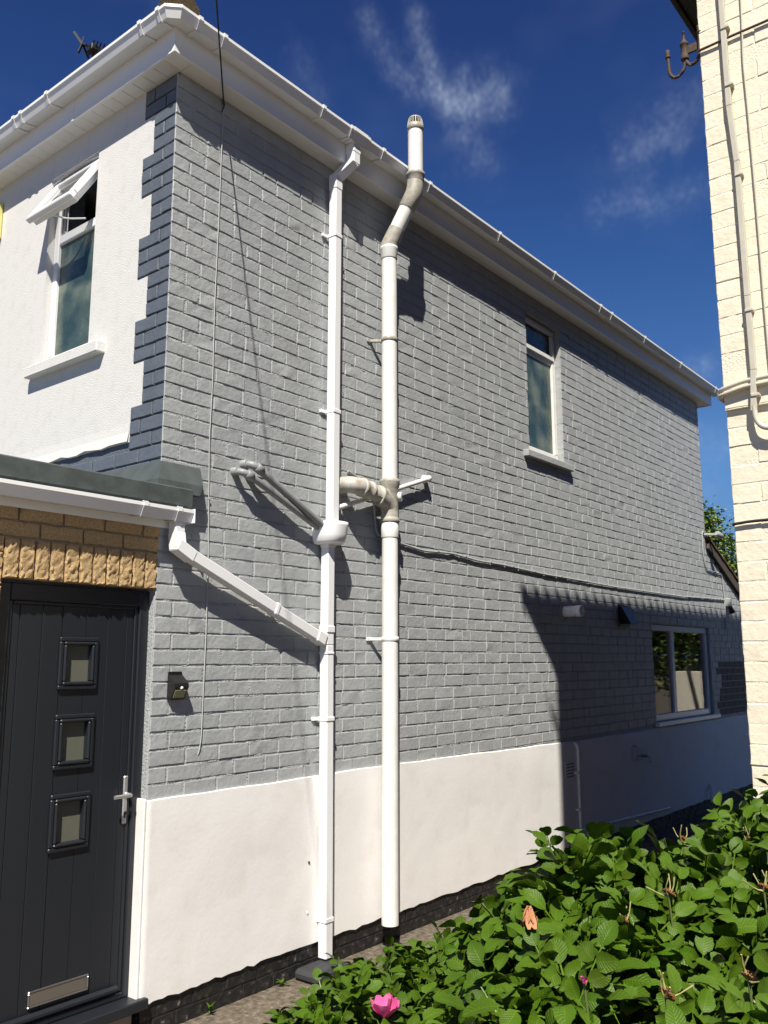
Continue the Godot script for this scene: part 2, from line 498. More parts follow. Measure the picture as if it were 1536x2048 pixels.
func build_house():
	var h := thing("brick_house", "grey painted brick house with white rendered front and white plinth", "house", Vector3(4.3, 0, -2.8))
	# ---- side wall: joints and backing, then bricks
	var st := S()
	var put := func(a, b, c, d): box(st, Vector3(a, c, -0.26), Vector3(b, d, -0.0065))
	wall_boxes(st, 0.02, FAR, 0.0, 5.20, [UPPER, [LOWER[0], FAR, LOWER[2], LOWER[3]]], put)
	wall_boxes(st, LOWER[1], FAR, LOWER[2], LOWER[3], [], put)
	box(st, Vector3(FAR, 0, -0.26), Vector3(LEAN, lean_y(LEAN), -0.0065))
	for k in 8:                                  # the raking top of the lean-to's flank
		var xa := FAR + (LEAN - FAR) * k / 8.0
		var xb := FAR + (LEAN - FAR) * (k + 1) / 8.0
		box(st, Vector3(xa, lean_y(LEAN), -0.26), Vector3(xb, lean_y(xb), -0.007))
	box(st, Vector3(-0.0035, 1.10, -0.13), Vector3(0.0195, 2.5, -0.0125), 0.003)        # painted return beside the door
	var rows := []
	rng.seed = 20
	for r in 48:
		var y0 := 1.105 + r * COURSE
		var y1 := y0 + COURSE - 0.0105
		var x := -0.004
		var first := true
		var xend: float = FAR if y0 > 3.2 else minf(LEAN, 8.56 + (3.28 - y1) / 0.425)
		while x < xend - 0.03:
			var w := 0.217
			if first:
				if r % 2 == 1: w = 0.104
				first = false
			elif rng.randf() < 0.10: w = 0.104
			w += rng.randfn(0.0, 0.0035)
			var b := minf(x + w, xend)
			rows.append([x, b, y0 + rng.randfn(0, 0.0008), y1 + rng.randfn(0, 0.0008)])
			x = b + rng.randf_range(0.009, 0.013)
	var cut := []
	for q in rows:
		var list := [q]
		for hole in [UPPER, LOWER]:
			var next := []
			for e in list:
				if e[1] <= hole[0] or e[0] >= hole[1] or e[3] <= hole[2] or e[2] >= hole[3]:
					next.append(e); continue
				if e[2] < hole[2] - 0.02: next.append([e[0], e[1], e[2], hole[2] - 0.002]); continue
				if e[3] > hole[3] + 0.02: next.append([e[0], e[1], hole[3] + 0.002, e[3]]); continue
				if e[0] < hole[0] - 0.03: next.append([e[0], hole[0], e[2], e[3], 1])
				if e[1] > hole[1] + 0.03: next.append([hole[1], e[1], e[2], e[3], 1])
			list = next
		cut.append_array(list)
	# upright joints stand a little further out than the bed joints
	for q in cut:
		if q[1] < FAR - 0.02 and q.size() < 5:
			box(st, Vector3(q[1] - 0.002, q[2] - 0.001, -0.0075), Vector3(q[1] + 0.0145, q[3] + 0.001, -0.003 + rng.randf_range(-0.002, 0.002)), 0.0015)
		var x0: float = q[0]
		while x0 < q[1] - 0.01:                  # the bed joint under each brick, smeared unevenly
			var x1 := minf(x0 + rng.randf_range(0.03, 0.11), q[1])
			var dip := rng.randf_range(0.0, 0.004)
			box(st, Vector3(x0, q[2] - 0.0115, -0.0075), Vector3(x1, q[2] - dip, -0.0035 + rng.randf_range(-0.002, 0.0018)), 0.001)
			x0 = x1 + 0.0004
	var wall := part("side_wall", st, M.mortar, h)
	# the bricks that show largest are parts, the others one mass
	for q in cut:
		var c := Vector3((q[0] + q[1]) / 2, (q[2] + q[3]) / 2, 0)
		var d := CAM - c
		var size: float = (q[1] - q[0]) * (q[3] - q[2]) * d.z / pow(d.length(), 3.0)
		if c.y < 1.15 or (c.x > 8.62 and c.y < 1.8): size *= 0.0
		q.append_array([0, 0].slice(0, 6 - q.size()))
		q[5] = size
	cut.sort_custom(func(a, b): return a[5] > b[5])
	var mass := S()
	var brown := S()
	var n := 0
	for q in cut:
		var mine := n < 300
		var t := S() if mine else (brown if q[0] > 8.66 and q[2] < 1.75 else mass)
		n += 1
		var g := rng.randf_range(0.955, 1.04)
		t.set_color(Color(0.385 * g, 0.404 * g, 0.412 * g))
		var worn := 0.0006
		if rng.randf() < 0.10: worn = 0.0022
		brick(t, Vector3(q[0], q[2], -0.0065), Vector3.RIGHT, Vector3.UP, Vector3.BACK, q[1] - q[0], q[3] - q[2], 0.0065, 0.1 if q[4] == 1 else 0.0, worn, 6 if mine else 3, 2, 0.0035)
		if mine: part("brick", t, M.grey, wall)
	part("brick", mass, M.grey, wall).set_meta("kind", "stuff")
	part("bare_brick", brown, M.brown_brick, wall, "unpainted brown bricks beside the kitchen window").set_meta("kind", "stuff")
	# ---- front wall: backing with the window opening, quoin bricks, render
	st = S()
	var put2 := func(a, b, c, d): box(st, Vector3(0.012, c, a), Vector3(0.26, d, b))
	wall_boxes(st, DEEP, -0.26, 0.0, 5.20, [FRONT], put2)
	box(st, Vector3(0.012, 2.5, -0.26), Vector3(0.018, 5.2, -0.012))
	var front := part("front_wall", st, M.quoin_joint, h)
	rng.seed = 4
	for r in range(20, 48):
		var y0 := 1.105 + r * COURSE
		var y1 := y0 + COURSE - 0.0105
		var i := 46 - r                          # counted down from the soffit
		var reach := 0.31
		if i >= 1 and (i - 1) % 6 < 3: reach = 0.21
		if y1 < 3.03: reach = 2.6
		var z := -0.0085
		var first := true
		while -z < reach - 0.02:
			var w := 0.217
			if first and r % 2 == 0: w = 0.096
			elif first: w = 0.205
			first = false
			var e := maxf(z - w, -reach)
			if -e > reach - 0.05: e = -reach
			var t := S()
			brick(t, Vector3(0.012, y0, e), Vector3.BACK, Vector3.UP, Vector3.LEFT, z - e, y1 - y0, 0.0125, 0.0, 0.0005, 3, 2, 0.004)
			part("quoin_brick", t, M.quoin, front)
			z = e - 0.008
	# render in butted strips that follow the quoins, with a bell at the foot
	st = S()
	var steps := []                              # [y0, y1, z edge]
	for r in range(20, 48):
		var y0 := 1.105 + r * COURSE
		var i := 46 - r
		var reach := 0.31
		if i >= 1 and (i - 1) % 6 < 3: reach = 0.21
		if y0 + COURSE < 3.05: continue
		steps.append([maxf(y0 - 0.0105, 3.02), y0 + COURSE - 0.0105, -reach - 0.003])
	steps[steps.size() - 1][1] = 5.2
	for s in steps:
		var holes := []
		if s[1] > FRONT[2] and s[0] < FRONT[3]: holes = [[FRONT[0], FRONT[1], maxf(FRONT[2], s[0]), minf(FRONT[3], s[1])]]
		wall_boxes(st, -4.6, s[2], s[0], s[1], holes, func(a, b, c, d): box(st, Vector3(0.004, c, a), Vector3(0.0118, d, b)))
	var ren := part("render_panel", st, M.render, front)
	st = S()                                     # the bell: kicks out 25 mm at its foot, its lower edge uneven
	var prev := []
	for k in 41:
		var z := -0.318 - 3.4 * k / 40.0
		var dip := 0.006 * sin(k * 1.7) + 0.004 * sin(k * 4.1)
		var row := [Vector3(0.0035, 3.13, z), Vector3(0.001, 3.08, z), Vector3(-0.009, 3.022 + dip, z), Vector3(0.0035, 3.018 + dip, z)]
		if k > 0:
			quad(st, prev[1], prev[0], row[0], row[1]); quad(st, prev[2], prev[1], row[1], row[2]); quad(st, prev[3], prev[2], row[2], row[3])
		prev = row
	part("bell_cast", st, M.render, front)
	# window head: a shallow segmental arch filled in above the frame
	window_front(front)
	# ---- plinth: white render below, black tarred courses at the foot
	st = S()
	rng.seed = 15
	var nx := 150
	var topw := func(x: float) -> float: return 1.108 - clampf((x - 2.0) / 3.0, 0.0, 1.0) * 0.045 + 0.002 * sin(x * 5.0) + 0.0015 * sin(x * 13.0)
	var low := []
	var lown := FastNoiseLite.new()
	lown.seed = 6; lown.frequency = 2.2; lown.fractal_octaves = 4
	for k in nx + 1: low.append(0.158 + 0.016 * lown.get_noise_1d(k * 0.23) + rng.randf_range(-0.0035, 0.0035) - 0.012 * clampf((float(k) / nx - 0.6) * 2.0, 0, 1))
	var wav := FastNoiseLite.new()
	wav.seed = 2; wav.frequency = 1.1; wav.fractal_octaves = 3
	prev = []
	for k in nx + 1:
		var x: float = -0.012 + (LEAN + 0.012) * pow(float(k) / nx, 1.35)
		var row := []
		var tp: float = topw.call(x)
		row.append(Vector3(x, low[k], -0.004))
		for j in 9:
			var f := j / 8.0
			var y: float = lerpf(low[k], tp, f)
			var out := 0.017 + 0.0035 * wav.get_noise_2d(x * 1.5, y * 1.5)
			if j == 0: out -= 0.002
			if j == 8: out -= 0.004
			if k == 0: out -= 0.006
			row.append(Vector3(x, y, out))
		row.append(Vector3(x, tp + 0.004, -0.004))
		if k > 0:
			for j in 10:
				st.set_smooth_group(1 if j > 0 and j < 9 else -1)
				quad(st, prev[j], row[j], row[j + 1], prev[j + 1])
			st.set_smooth_group(-1)
		else:
			for j in range(1, 10): tri(st, row[0], row[j], row[j + 1])
		prev = row
	box(st, Vector3(-0.03, 0.166, -0.06), Vector3(-0.0125, 1.122, 0.012), 0.005)      # its return beside the door
	part("plinth", st, M.plinth, h, "smooth white plinth along the foot of the side wall")
	st = S()
	box(st, Vector3(0.012, -0.02, -0.2), Vector3(LEAN, 0.17, -0.004))
	var foot := part("damp_course", st, M.black, h, "black tarred courses at the foot of the wall")
	for r in 2:
		var x := 0.0
		if r == 1: x = -0.12
		while x < LEAN:
			var a := maxf(x, 0.006)
			var w := 0.217
			var t := S()
			brick(t, Vector3(a, -0.01 + r * 0.086, -0.004), Vector3.RIGHT, Vector3.UP, Vector3.BACK, x + w - a, 0.081, 0.0035, 0.0, 0.0014, 5, 2, 0.004)
			part("tarred_brick", t, M.black, foot)
			x += w + 0.008
	# ---- eaves: soffit, fascia, roof
	st = S()
	var stations := func(o: float, y: float) -> Array: return [Vector3(-o, y, -4.6), Vector3(-o, y, o), Vector3(FAR + 0.2, y, o)]
	var A: Array = stations.call(0.125, 5.19)
	var B: Array = stations.call(0.125, 5.405)
	var C: Array = stations.call(0.106, 5.405)
	var D: Array = stations.call(0.106, 5.19)
	for k in 2:
		quad(st, A[k], A[k + 1], B[k + 1], B[k])
		quad(st, B[k], B[k + 1], C[k + 1], C[k])
		quad(st, D[k + 1], D[k], C[k], C[k + 1])
		quad(st, D[k], D[k + 1], A[k + 1], A[k])
	box(st, Vector3(FAR + 0.2, 5.19, -1.5), Vector3(FAR + 0.22, 5.405, 0.124))
	for q in [[Vector3(-0.1285, 5.187, 0.075), Vector3(-0.125, 5.41, 0.1285)], [Vector3(-0.125, 5.187, 0.125), Vector3(-0.075, 5.41, 0.1285)]]: box(st, q[0], q[1])      # corner cap
	box(st, Vector3(-0.1285, 5.187, -0.92), Vector3(-0.12, 5.408, -0.895), 0.002)      # joint cover on the front run
	part("fascia", st, M.upvc, h)
	st = S()
	box(st, Vector3(0.02, 5.197, -0.02), Vector3(FAR + 0.198, 5.207, 0.1055))
	box(st, Vector3(FAR + 0.001, 5.1975, -1.5), Vector3(FAR + 0.198, 5.207, -0.021))
	var sof := part("soffit", st, M.soffit, h)
	for k in 44:
		var z := 0.1055 - k * 0.105
		var t := S()
		box(t, Vector3(-0.1055, 5.197, z - 0.102), Vector3(0.0195, 5.206, z), 0.003)
		part("soffit_board", t, M.soffit, sof)
	st = S()
	var e0 := Vector3(-0.17, 5.40, 0.17)
	var e1 := Vector3(FAR + 0.26, 5.40, 0.17)
	var e2 := Vector3(FAR + 0.26, 5.40, DEEP)
	var e3 := Vector3(-0.17, 5.40, DEEP)
	var half := (0.17 - DEEP) / 2
	var r0 := Vector3(-0.17 + half, 5.40 + half * 0.66, 0.17 - half)
	var r1 := Vector3(FAR + 0.26 - half, 5.40 + half * 0.66, 0.17 - half)
	quad(st, e0, e1, r1, r0); tri(st, e1, e2, r1); quad(st, e2, e3, r0, r1); tri(st, e3, e0, r0)
	quad(st, e3 + Vector3(0, -0.012, 0), e2 + Vector3(0, -0.012, 0), e1 + Vector3(0, -0.012, 0), e0 + Vector3(0, -0.012, 0))
	var roof := part("roof", st, M.tile, h)
	for pair in [[e0, r0], [e1 + (r1 - e1) * 0.06, r1]]:            # hip tiles
		var d: Vector3 = (pair[1] - pair[0]).normalized()
		for k in 7:
			var a: Vector3 = pair[0] + d * (0.17 + 0.3 * k) + Vector3(0, 0.01, 0)
			var t := S()
			lathe(t, a, d, [Vector2(0.125, 0), Vector2(0.12, 0.02), Vector2(0.105, 0.31)], 16)
			part("hip_tile", t, M.moss_tile, roof)
	# the other walls, floor and ceiling, so that the rooms are closed
	st = S()
	box(st, Vector3(FAR - 0.25, 0, DEEP), Vector3(FAR - 0.0005, 5.2, -0.2605))
	box(st, Vector3(0.26, 0, DEEP), Vector3(FAR - 0.25, 5.2, DEEP + 0.25))
	box(st, Vector3(0.26, 5.0405, DEEP + 0.25), Vector3(FAR - 0.25, 5.19, -0.2605))
	box(st, Vector3(0.26, 0.0, DEEP + 0.25), Vector3(FAR - 0.25, 0.1, -0.2605))
	box(st, Vector3(0.26, 2.45, DEEP + 0.25), Vector3(FAR - 0.25, 2.6, -0.2605))
	part("rear_wall", st, M.interior, h)
	# ---- lean-to at the back: its verge and roof
	st = S()
	var va := Vector3(8.46, lean_y(8.46) + 0.02, 0)
	var vb := Vector3(LEAN + 0.2, lean_y(LEAN + 0.2) + 0.02, 0)
	beam(st, va + Vector3(0.14, -0.02, -1.6), vb + Vector3(0, -0.02, -1.6), 3.22, 0.06)
	var lean := part("lean_to_roof", st, M.tile, h)
	st = S()
	beam(st, va + Vector3(0.14, -0.055, 0.025), vb + Vector3(0, -0.055, 0.025), 0.035, 0.13, 0.004)
	part("verge_board", st, M.verge, lean)
	for k in 9:
		var t := S()
		var p := va.lerp(vb, (k + 0.06) / 9.0) + Vector3(0.1, 0.035, 0.0)
		var q := va.lerp(vb, (k + 1.12) / 9.0) + Vector3(0.1, 0.02, 0.0)
		beam(t, p, q, 0.12, 0.035, 0.006)
		part("verge_tile", t, M.moss_tile, lean)
	window_upper(wall)
	window_lower(wall)

func frame_rect(st: SurfaceTool, plane: Callable, u0: float, u1: float, v0: float, v1: float, w: float, d0: float, d1: float, ch := 0.006):
	# a picture frame of four mitre-free bars; plane(u, v, d) gives the point, d measured out of the wall
	for q in [[u0, u1, v0, v0 + w], [u0, u1, v1 - w, v1], [u0, u0 + w, v0 + w, v1 - w], [u1 - w, u1, v0 + w, v1 - w]]:
		box(st, plane.call(q[0], q[2], d0), plane.call(q[1], q[3], d1), ch)

func window_front(front: Node3D):
	var P := func(u, v, d) -> Vector3: return Vector3(-d, v, u)
	var a: float = FRONT[0]
	var b: float = FRONT[1]
	var st := S()
	frame_rect(st, P, a + 0.002, b - 0.002, FRONT[2] + 0.002, 4.985, 0.055, -0.115, -0.05)
	box(st, Vector3(0.052, 4.535, a + 0.057), Vector3(0.113, 4.60, b - 0.057), 0.006)            # transom
	var w := part("window_frame", st, M.upvc, front)
	st = S()
	box(st, Vector3(0.072, 3.757, a + 0.057), Vector3(0.088, 4.535, b - 0.057))
	part("pane", st, M.glass_frost, w)
	# top-hung vent, open thirty degrees
	var old := XF
	XF = Transform3D(Basis(Vector3(0, 0, 1), deg_to_rad(-31.0)), Vector3(0.052, 4.972, 0))
	st = S()
	frame_rect(st, P, a + 0.018, b - 0.018, -0.405, 0.0, 0.05, -0.018, 0.022, 0.006)
	frame_rect(st, P, a + 0.038, b - 0.038, -0.385, -0.015, 0.026, -0.05, -0.019, 0.003)
	var vent := part("window_vent", st, M.upvc, front, "top-hung vent standing open")
	st = S()
	box(st, Vector3(-0.004, -0.36, a + 0.06), Vector3(0.012, -0.045, b - 0.06))
	part("pane", st, M.glass, vent)
	st = S()
	box(st, Vector3(0.018, -0.375, (a + b) / 2 + 0.05), Vector3(0.05, -0.362, (a + b) / 2 - 0.07), 0.003)
	XF = old
	tube(st, smooth_path([Vector3(-0.10, 4.63, -1.12), Vector3(-0.05, 4.59, -1.02), Vector3(0.03, 4.60, -0.94)], 0.04), 0.006, 8)
	part("window_stay", st, M.upvc, vent)
	st = S()
	box(st, Vector3(0.0595, 4.62, a + 0.06), Vector3(0.066, 4.95, a + 0.075))
	box(st, Vector3(0.0595, 4.62, a + 0.10), Vector3(0.07, 4.94, a + 0.112))
	part("stay_track", st, M.satin, w)
	st = S()
	box(st, Vector3(-0.055, 3.612, -1.43), Vector3(0.06, 3.684, -0.605), 0.006)
	part("window_sill", st, M.render, front)
	# white lining of the reveals and the shallow arch over the head
	st = S()
	var n := 48
	for k in n:
		var z0 := lerpf(a, b, float(k) / n)
		var z1 := lerpf(a, b, float(k + 1) / n)
		var y0 := 5.0 - 0.032 * pow(absf((z0 + z1) / 2 - (a + b) / 2) / ((b - a) / 2), 2.0)
		box(st, Vector3(0.0125, y0, z0), Vector3(0.11, 5.02, z1))
	box(st, Vector3(0.006, FRONT[2], a - 0.004), Vector3(0.12, FRONT[3], a + 0.0015))
	box(st, Vector3(0.006, FRONT[2], b - 0.0015), Vector3(0.12, FRONT[3], b + 0.004))
	part("window_reveal", st, M.render, front)

func window_upper(wall: Node3D):
	var P := func(u, v, d) -> Vector3: return Vector3(u, v, d)
	var a: float = UPPER[0]
	var b: float = UPPER[1]
	var st := S()
	frame_rect(st, P, a + 0.002, b - 0.002, UPPER[2] + 0.03, UPPER[3] - 0.002, 0.062, -0.13, -0.062)
	box(st, Vector3(a + 0.052, 4.66, -0.128), Vector3(b - 0.052, 4.71, -0.07), 0.005)
	var w := part("window_frame", st, M.upvc_old, wall)
	st = S()                                     # the small opening sash overlaps the transom and drips
	frame_rect(st, P, a + 0.03, b - 0.03, 4.70, UPPER[3] - 0.03, 0.045, -0.0695, -0.05, 0.005)
	part("sash", st, M.upvc_old, w)
	st = S()
	box(st, Vector3(a + 0.052, UPPER[2] + 0.08, -0.10), Vector3(b - 0.052, 4.66, -0.085))
	part("pane", st, M.glass_frost, w)
	st = S()
	box(st, Vector3(a + 0.052, 4.745, -0.10), Vector3(b - 0.052, UPPER[3] - 0.052, -0.085))
	part("pane", st, M.glass_frost, w)
	st = S()
	st.set_color(Color(0.385, 0.404, 0.412))
	box(st, Vector3(3.895, 3.607, -0.008), Vector3(4.79, 3.667, 0.05), 0.005)
	box(st, Vector3(a + 0.001, 3.64, -0.13), Vector3(b - 0.001, 3.695, -0.0085))
	part("window_sill", st, M.grey, w)

func window_lower(wall: Node3D):
	var P := func(u, v, d) -> Vector3: return Vector3(u, v, d)
	var a: float = LOWER[0]
	var b: float = LOWER[1]
	var st := S()
	frame_rect(st, P, a + 0.002, b - 0.002, LOWER[2] + 0.002, LOWER[3] - 0.002, 0.07, -0.10, -0.035)
	box(st, Vector3(7.29, LOWER[2] + 0.07, -0.098), Vector3(7.375, LOWER[3] - 0.07, -0.037), 0.006)
	var w := part("window_frame", st, M.upvc, wall)
	for q in [[a + 0.07, 7.29], [7.375, b - 0.07]]:
		var t := S()
		box(t, Vector3(q[0], LOWER[2] + 0.07, -0.073), Vector3(q[1], LOWER[3] - 0.07, -0.061))
		part("pane", t, M.glass, w)
	st = S()
	box(st, Vector3(6.60, 1.082, -0.008), Vector3(8.62, 1.128, 0.045), 0.005)
	part("window_sill", st, M.upvc, w)
	st = S()
	box(st, Vector3(a - 0.3, 0.6, -1.4), Vector3(b + 0.05, 2.4, -1.38))
	part("blind", st, M.room, w)

# ------------------------------------------------------------------ gutters and pipes
const GUT := [Vector2(0.001, 5.338), Vector2(0.085, 5.326), Vector2(0.106, 5.372), Vector2(0.112, 5.376), Vector2(0.112, 5.394), Vector2(0.104, 5.394), Vector2(0.082, 5.334), Vector2(0.006, 5.346)]

func gutter_clip(st: SurfaceTool, at: Callable, s0: float, s1: float, prof: Array, grow := 0.004):
	# a bracket: a band round the outside of the profile from s0 to s1 along the run; at(s, o, y) gives the point
	var line := [prof[0] + Vector2(0, -grow), prof[1] + Vector2(grow * 0.7, -grow), prof[2] + Vector2(grow, -grow * 0.5), prof[3] + Vector2(grow, -grow * 0.3), prof[4] + Vector2(grow, grow), prof[5] + Vector2(-grow, grow)]
	for k in line.size() - 1:
		var a: Vector2 = line[k]
		var b: Vector2 = line[k + 1]
		var inner := (b - a).orthogonal().normalized() * 0.0035
		var q := []
		for s in [s0, s1]:
			for p in [a, b, b + inner, a + inner]: q.append(at.call(s, p.x, p.y))
		quad(st, q[0], q[4], q[5], q[1]); quad(st, q[2], q[6], q[7], q[3])
		quad(st, q[0], q[1], q[2], q[3]); quad(st, q[4], q[7], q[6], q[5])

func build_gutters():
	var g := thing("roof_gutter", "white square-profile gutter along the eaves of the grey house", "gutter", Vector3(4.0, 5.33, 0.18))
	var st := S()
	var rows := []
	for k in 4:
		var row := []
		for p in GUT:
			var d: float = 0.125 + p.x
			var c: float = p.x * 0.62
			row.append([Vector3(-d, p.y, -4.4), Vector3(-d, p.y, d - c), Vector3(-d + c, p.y, d), Vector3(FAR + 0.27, p.y, d)][k])
		rows.append(row)
	for k in 3:
		var A: Array = rows[k]
		var B: Array = rows[k + 1]
		for i in A.size():
			var j := (i + 1) % A.size()
			quad(st, A[i], B[i], B[j], A[j])
	part("channel", st, M.upvc, g)
	var side := func(s, o, y) -> Vector3: return Vector3(s, y, 0.125 + o)
	var front := func(s, o, y) -> Vector3: return Vector3(-0.125 - o, y, s)
	for x in [-0.037, 0.144, 0.99, 1.273, 1.446, 1.617, 2.181, 3.196, 4.179, 5.168, 5.434, 6.31, 7.423, 8.70, 8.82]:
		st = S()
		gutter_clip(st, side, x - 0.013, x + 0.013, GUT)
		part("gutter_bracket", st, M.upvc, g)
	for z in [0.105, -0.062, -1.05, -1.37, -1.46, -2.4]:
		st = S()
		gutter_clip(st, front, z - 0.013, z + 0.013, GUT)
		part("gutter_bracket", st, M.upvc, g)
	st = S()                                     # running outlet above the downpipe
	gutter_clip(st, side, 1.29, 1.43, GUT, 0.006)
	box(st, Vector3(1.325, 5.255, 0.128), Vector3(1.40, 5.322, 0.203), 0.004)
	part("outlet", st, M.upvc, g)
	st = S()                                     # stop end
	box(st, Vector3(FAR + 0.268, 5.322, 0.127), Vector3(FAR + 0.274, 5.397, 0.239))
	part("stop_end", st, M.upvc, g)

func square_pipe(st: SurfaceTool, pts: Array, w := 0.065, ch := 0.006):
	for i in pts.size() - 1: beam(st, pts[i], pts[i + 1], w, w, ch, Vector3.BACK if absf((pts[i + 1] - pts[i]).normalized().z) < 0.9 else Vector3.UP)

func pipe_bracket(st: SurfaceTool, x: float, y: float, z: float, half := 0.037, ears := 0.045):
	box(st, Vector3(x - half, y - 0.014, 0.012), Vector3(x + half, y + 0.014, z + half), 0.004)
	box(st, Vector3(x - half - ears, y - 0.011, 0.0), Vector3(x - half + 0.001, y + 0.011, 0.017), 0.003)

func build_pipes():
	# ---- square rainwater pipe from the gutter to the hopper and on to the gully
	var d := thing("rainwater_downpipe", "white square rainwater downpipe with swan neck running down to the gully", "downpipe", Vector3(1.28, 0.05, 0.055))
	var st := S()
	square_pipe(st, [Vector3(1.362, 5.27, 0.166), Vector3(1.362, 5.175, 0.166)], 0.07)
	square_pipe(st, [Vector3(1.362, 5.20, 0.180), Vector3(1.308, 5.085, 0.045)], 0.068)
	square_pipe(st, [Vector3(1.306, 5.115, 0.055), Vector3(1.306, 5.00, 0.055)], 0.071)
	part("swan_neck", st, M.upvc, d)
	st = S()
	square_pipe(st, [Vector3(1.306, 5.03, 0.055), Vector3(1.298, 2.60, 0.055)])
	part("upper_pipe", st, M.upvc, d)
	st = S()
	square_pipe(st, [Vector3(1.262, 2.56, 0.055), Vector3(1.258, 1.9, 0.055), Vector3(1.27, 0.07, 0.055)])
	part("lower_pipe", st, M.upvc, d)
	for q in [[1.305, 4.66], [1.303, 3.42], [1.262, 1.45], [1.268, 0.285]]:
		st = S()
		pipe_bracket(st, q[0], q[1], 0.055)
		part("pipe_bracket", st, M.upvc, d)
	# hopper: a bellied bowl with a flat back
	st = S()
	var rows := []
	var prof := [[0.09, 2.532], [0.118, 2.536], [0.133, 2.55], [0.143, 2.59], [0.150, 2.65], [0.152, 2.672], [0.145, 2.672], [0.143, 2.655], [0.12, 2.60]]
	for p in prof:
		var row := []
		for k in 22:
			var a := PI * k / 21.0
			var c := cos(a)
			var s := sin(a)
			row.append(Vector3(1.264 - signf(c) * pow(absf(c), 0.8) * p[0] * 0.74, p[1], 0.015 + pow(s, 0.8) * p[0] * 1.13))
		row.append(Vector3(1.264 + p[0] * 0.74, p[1], 0.012)); row.append(Vector3(1.264 - p[0] * 0.74, p[1], 0.012))
		rows.append(row)
	rings(st, rows, true, true)
	square_pipe(st, [Vector3(1.262, 2.56, 0.055), Vector3(1.262, 2.515, 0.055)], 0.073)
	part("hopper", st, M.upvc, d)
	st = S()                                     # branch socket where the porch pipe joins
	square_pipe(st, [Vector3(1.258, 2.02, 0.055), Vector3(1.258, 1.975, 0.055)], 0.076)
	part("branch_socket", st, M.upvc, d)
	st = S()
	square_pipe(st, [Vector3(1.258, 1.86, 0.055), Vector3(1.258, 1.84, 0.055)], 0.072)
	part("branch_socket", st, M.upvc, d)
	# ---- gully at its foot
	var gu := thing("gully_surround", "dark moulded gully surround at the foot of the white downpipe", "gully", Vector3(1.2, 0, 0.14))
	st = S()
	box(st, Vector3(1.04, 0.0, 0.014), Vector3(1.33, 0.062, 0.20), 0.02)
	part("kerb", st, M.gully, gu)
	# ---- round soil stack
	var s := thing("soil_stack", "tall white round soil stack with grey fittings and vent cage above the gutter", "soil pipe", Vector3(1.81, 0.15, 0.125))
	var X := 1.808
	var Z := 0.125
	st = S()
	lathe(st, Vector3(X - 0.008, 0.15, Z), Vector3(0.008, 2.57, 0), [Vector2(0.055, 0), Vector2(0.055, 2.57)], 28)
	part("lower_pipe", st, M.upvc_old, s)
	st = S()
	lathe(st, Vector3(X, 3.02, Z), Vector3.UP, [Vector2(0.055, 0), Vector2(0.055, 1.70)], 28)
	part("upper_pipe", st, M.upvc_old, s)
	st = S()
	lathe(st, Vector3(X, 2.63, Z), Vector3.UP, [Vector2(0.059, 0), Vector2(0.0605, 0.004), Vector2(0.0605, 0.10), Vector2(0.057, 0.104)], 28)
	part("socket", st, M.upvc_old, s)
	st = S()
	lathe(st, Vector3(X, 4.66, Z), Vector3.UP, [Vector2(0.059, 0), Vector2(0.0615, 0.004), Vector2(0.0615, 0.07), Vector2(0.064, 0.075), Vector2(0.064, 0.092), Vector2(0.058, 0.096)], 28)
	part("socket", st, M.upvc_old, s)
	st = S()                                     # tee
	lathe(st, Vector3(X, 2.735, Z), Vector3.UP, [Vector2(0.064, 0), Vector2(0.068, 0.005), Vector2(0.068, 0.024), Vector2(0.062, 0.03), Vector2(0.06, 0.04), Vector2(0.06, 0.24), Vector2(0.068, 0.25), Vector2(0.068, 0.275), Vector2(0.07, 0.28), Vector2(0.07, 0.30), Vector2(0.06, 0.304)], 28)
	tube(st, [Vector3(X, 2.83, Z), Vector3(X - 0.045, 2.885, Z), Vector3(X - 0.13, 2.90, Z)], [0.058, 0.062, 0.062], 22)
	tube(st, [Vector3(X, 2.92, Z), Vector3(X + 0.035, 2.915, Z + 0.055)], 0.03, 16)
	part("tee", st, M.pvc_grey, s)
	st = S()
	lathe(st, Vector3(X + 0.033, 2.915, Z + 0.051), Vector3(0.035, -0.002, 0.055), [Vector2(0.033, 0), Vector2(0.033, 0.022), Vector2(0.026, 0.022), Vector2(0.026, -0.02)], 20)
	part("boss", st, M.upvc_old, s)
	st = S()                                     # branch from the wall behind the downpipe
	tube(st, smooth_path([Vector3(1.415, 2.948, -0.02), Vector3(1.415, 2.948, 0.122), Vector3(1.56, 2.931, 0.125)], 0.09, 7), 0.056, 22)
	lathe(st, Vector3(1.50, 2.937, 0.125), Vector3(1, -0.12, 0), [Vector2(0.058, 0), Vector2(0.064, 0.004), Vector2(0.064, 0.02), Vector2(0.06, 0.026), Vector2(0.06, 0.075), Vector2(0.066, 0.08), Vector2(0.066, 0.096), Vector2(0.057, 0.1)], 24)
	lathe(st, Vector3(1.58, 2.927, 0.125), Vector3(1, -0.12, 0), [Vector2(0.055, 0), Vector2(0.055, 0.10), Vector2(0.064, 0.103), Vector2(0.064, 0.116), Vector2(0.06, 0.12), Vector2(0.06, 0.17)], 24)
	part("branch", st, M.pvc_light, s)
	st = S()                                     # offset that carries the vent past the gutter
	var a := Vector3(X, 4.735, Z)
	var b := Vector3(X + 0.008, 4.80, Z + 0.012)
	var c := Vector3(1.895, 5.165, 0.292)
	var e := Vector3(1.90, 5.25, 0.302)
	tube(st, [a, Vector3(X, 4.77, Z), b, b.lerp(c, 0.25)], [0.060, 0.061, 0.061, 0.058], 24)
	part("lower_bend", st, M.pvc_grey, s)
	st = S()
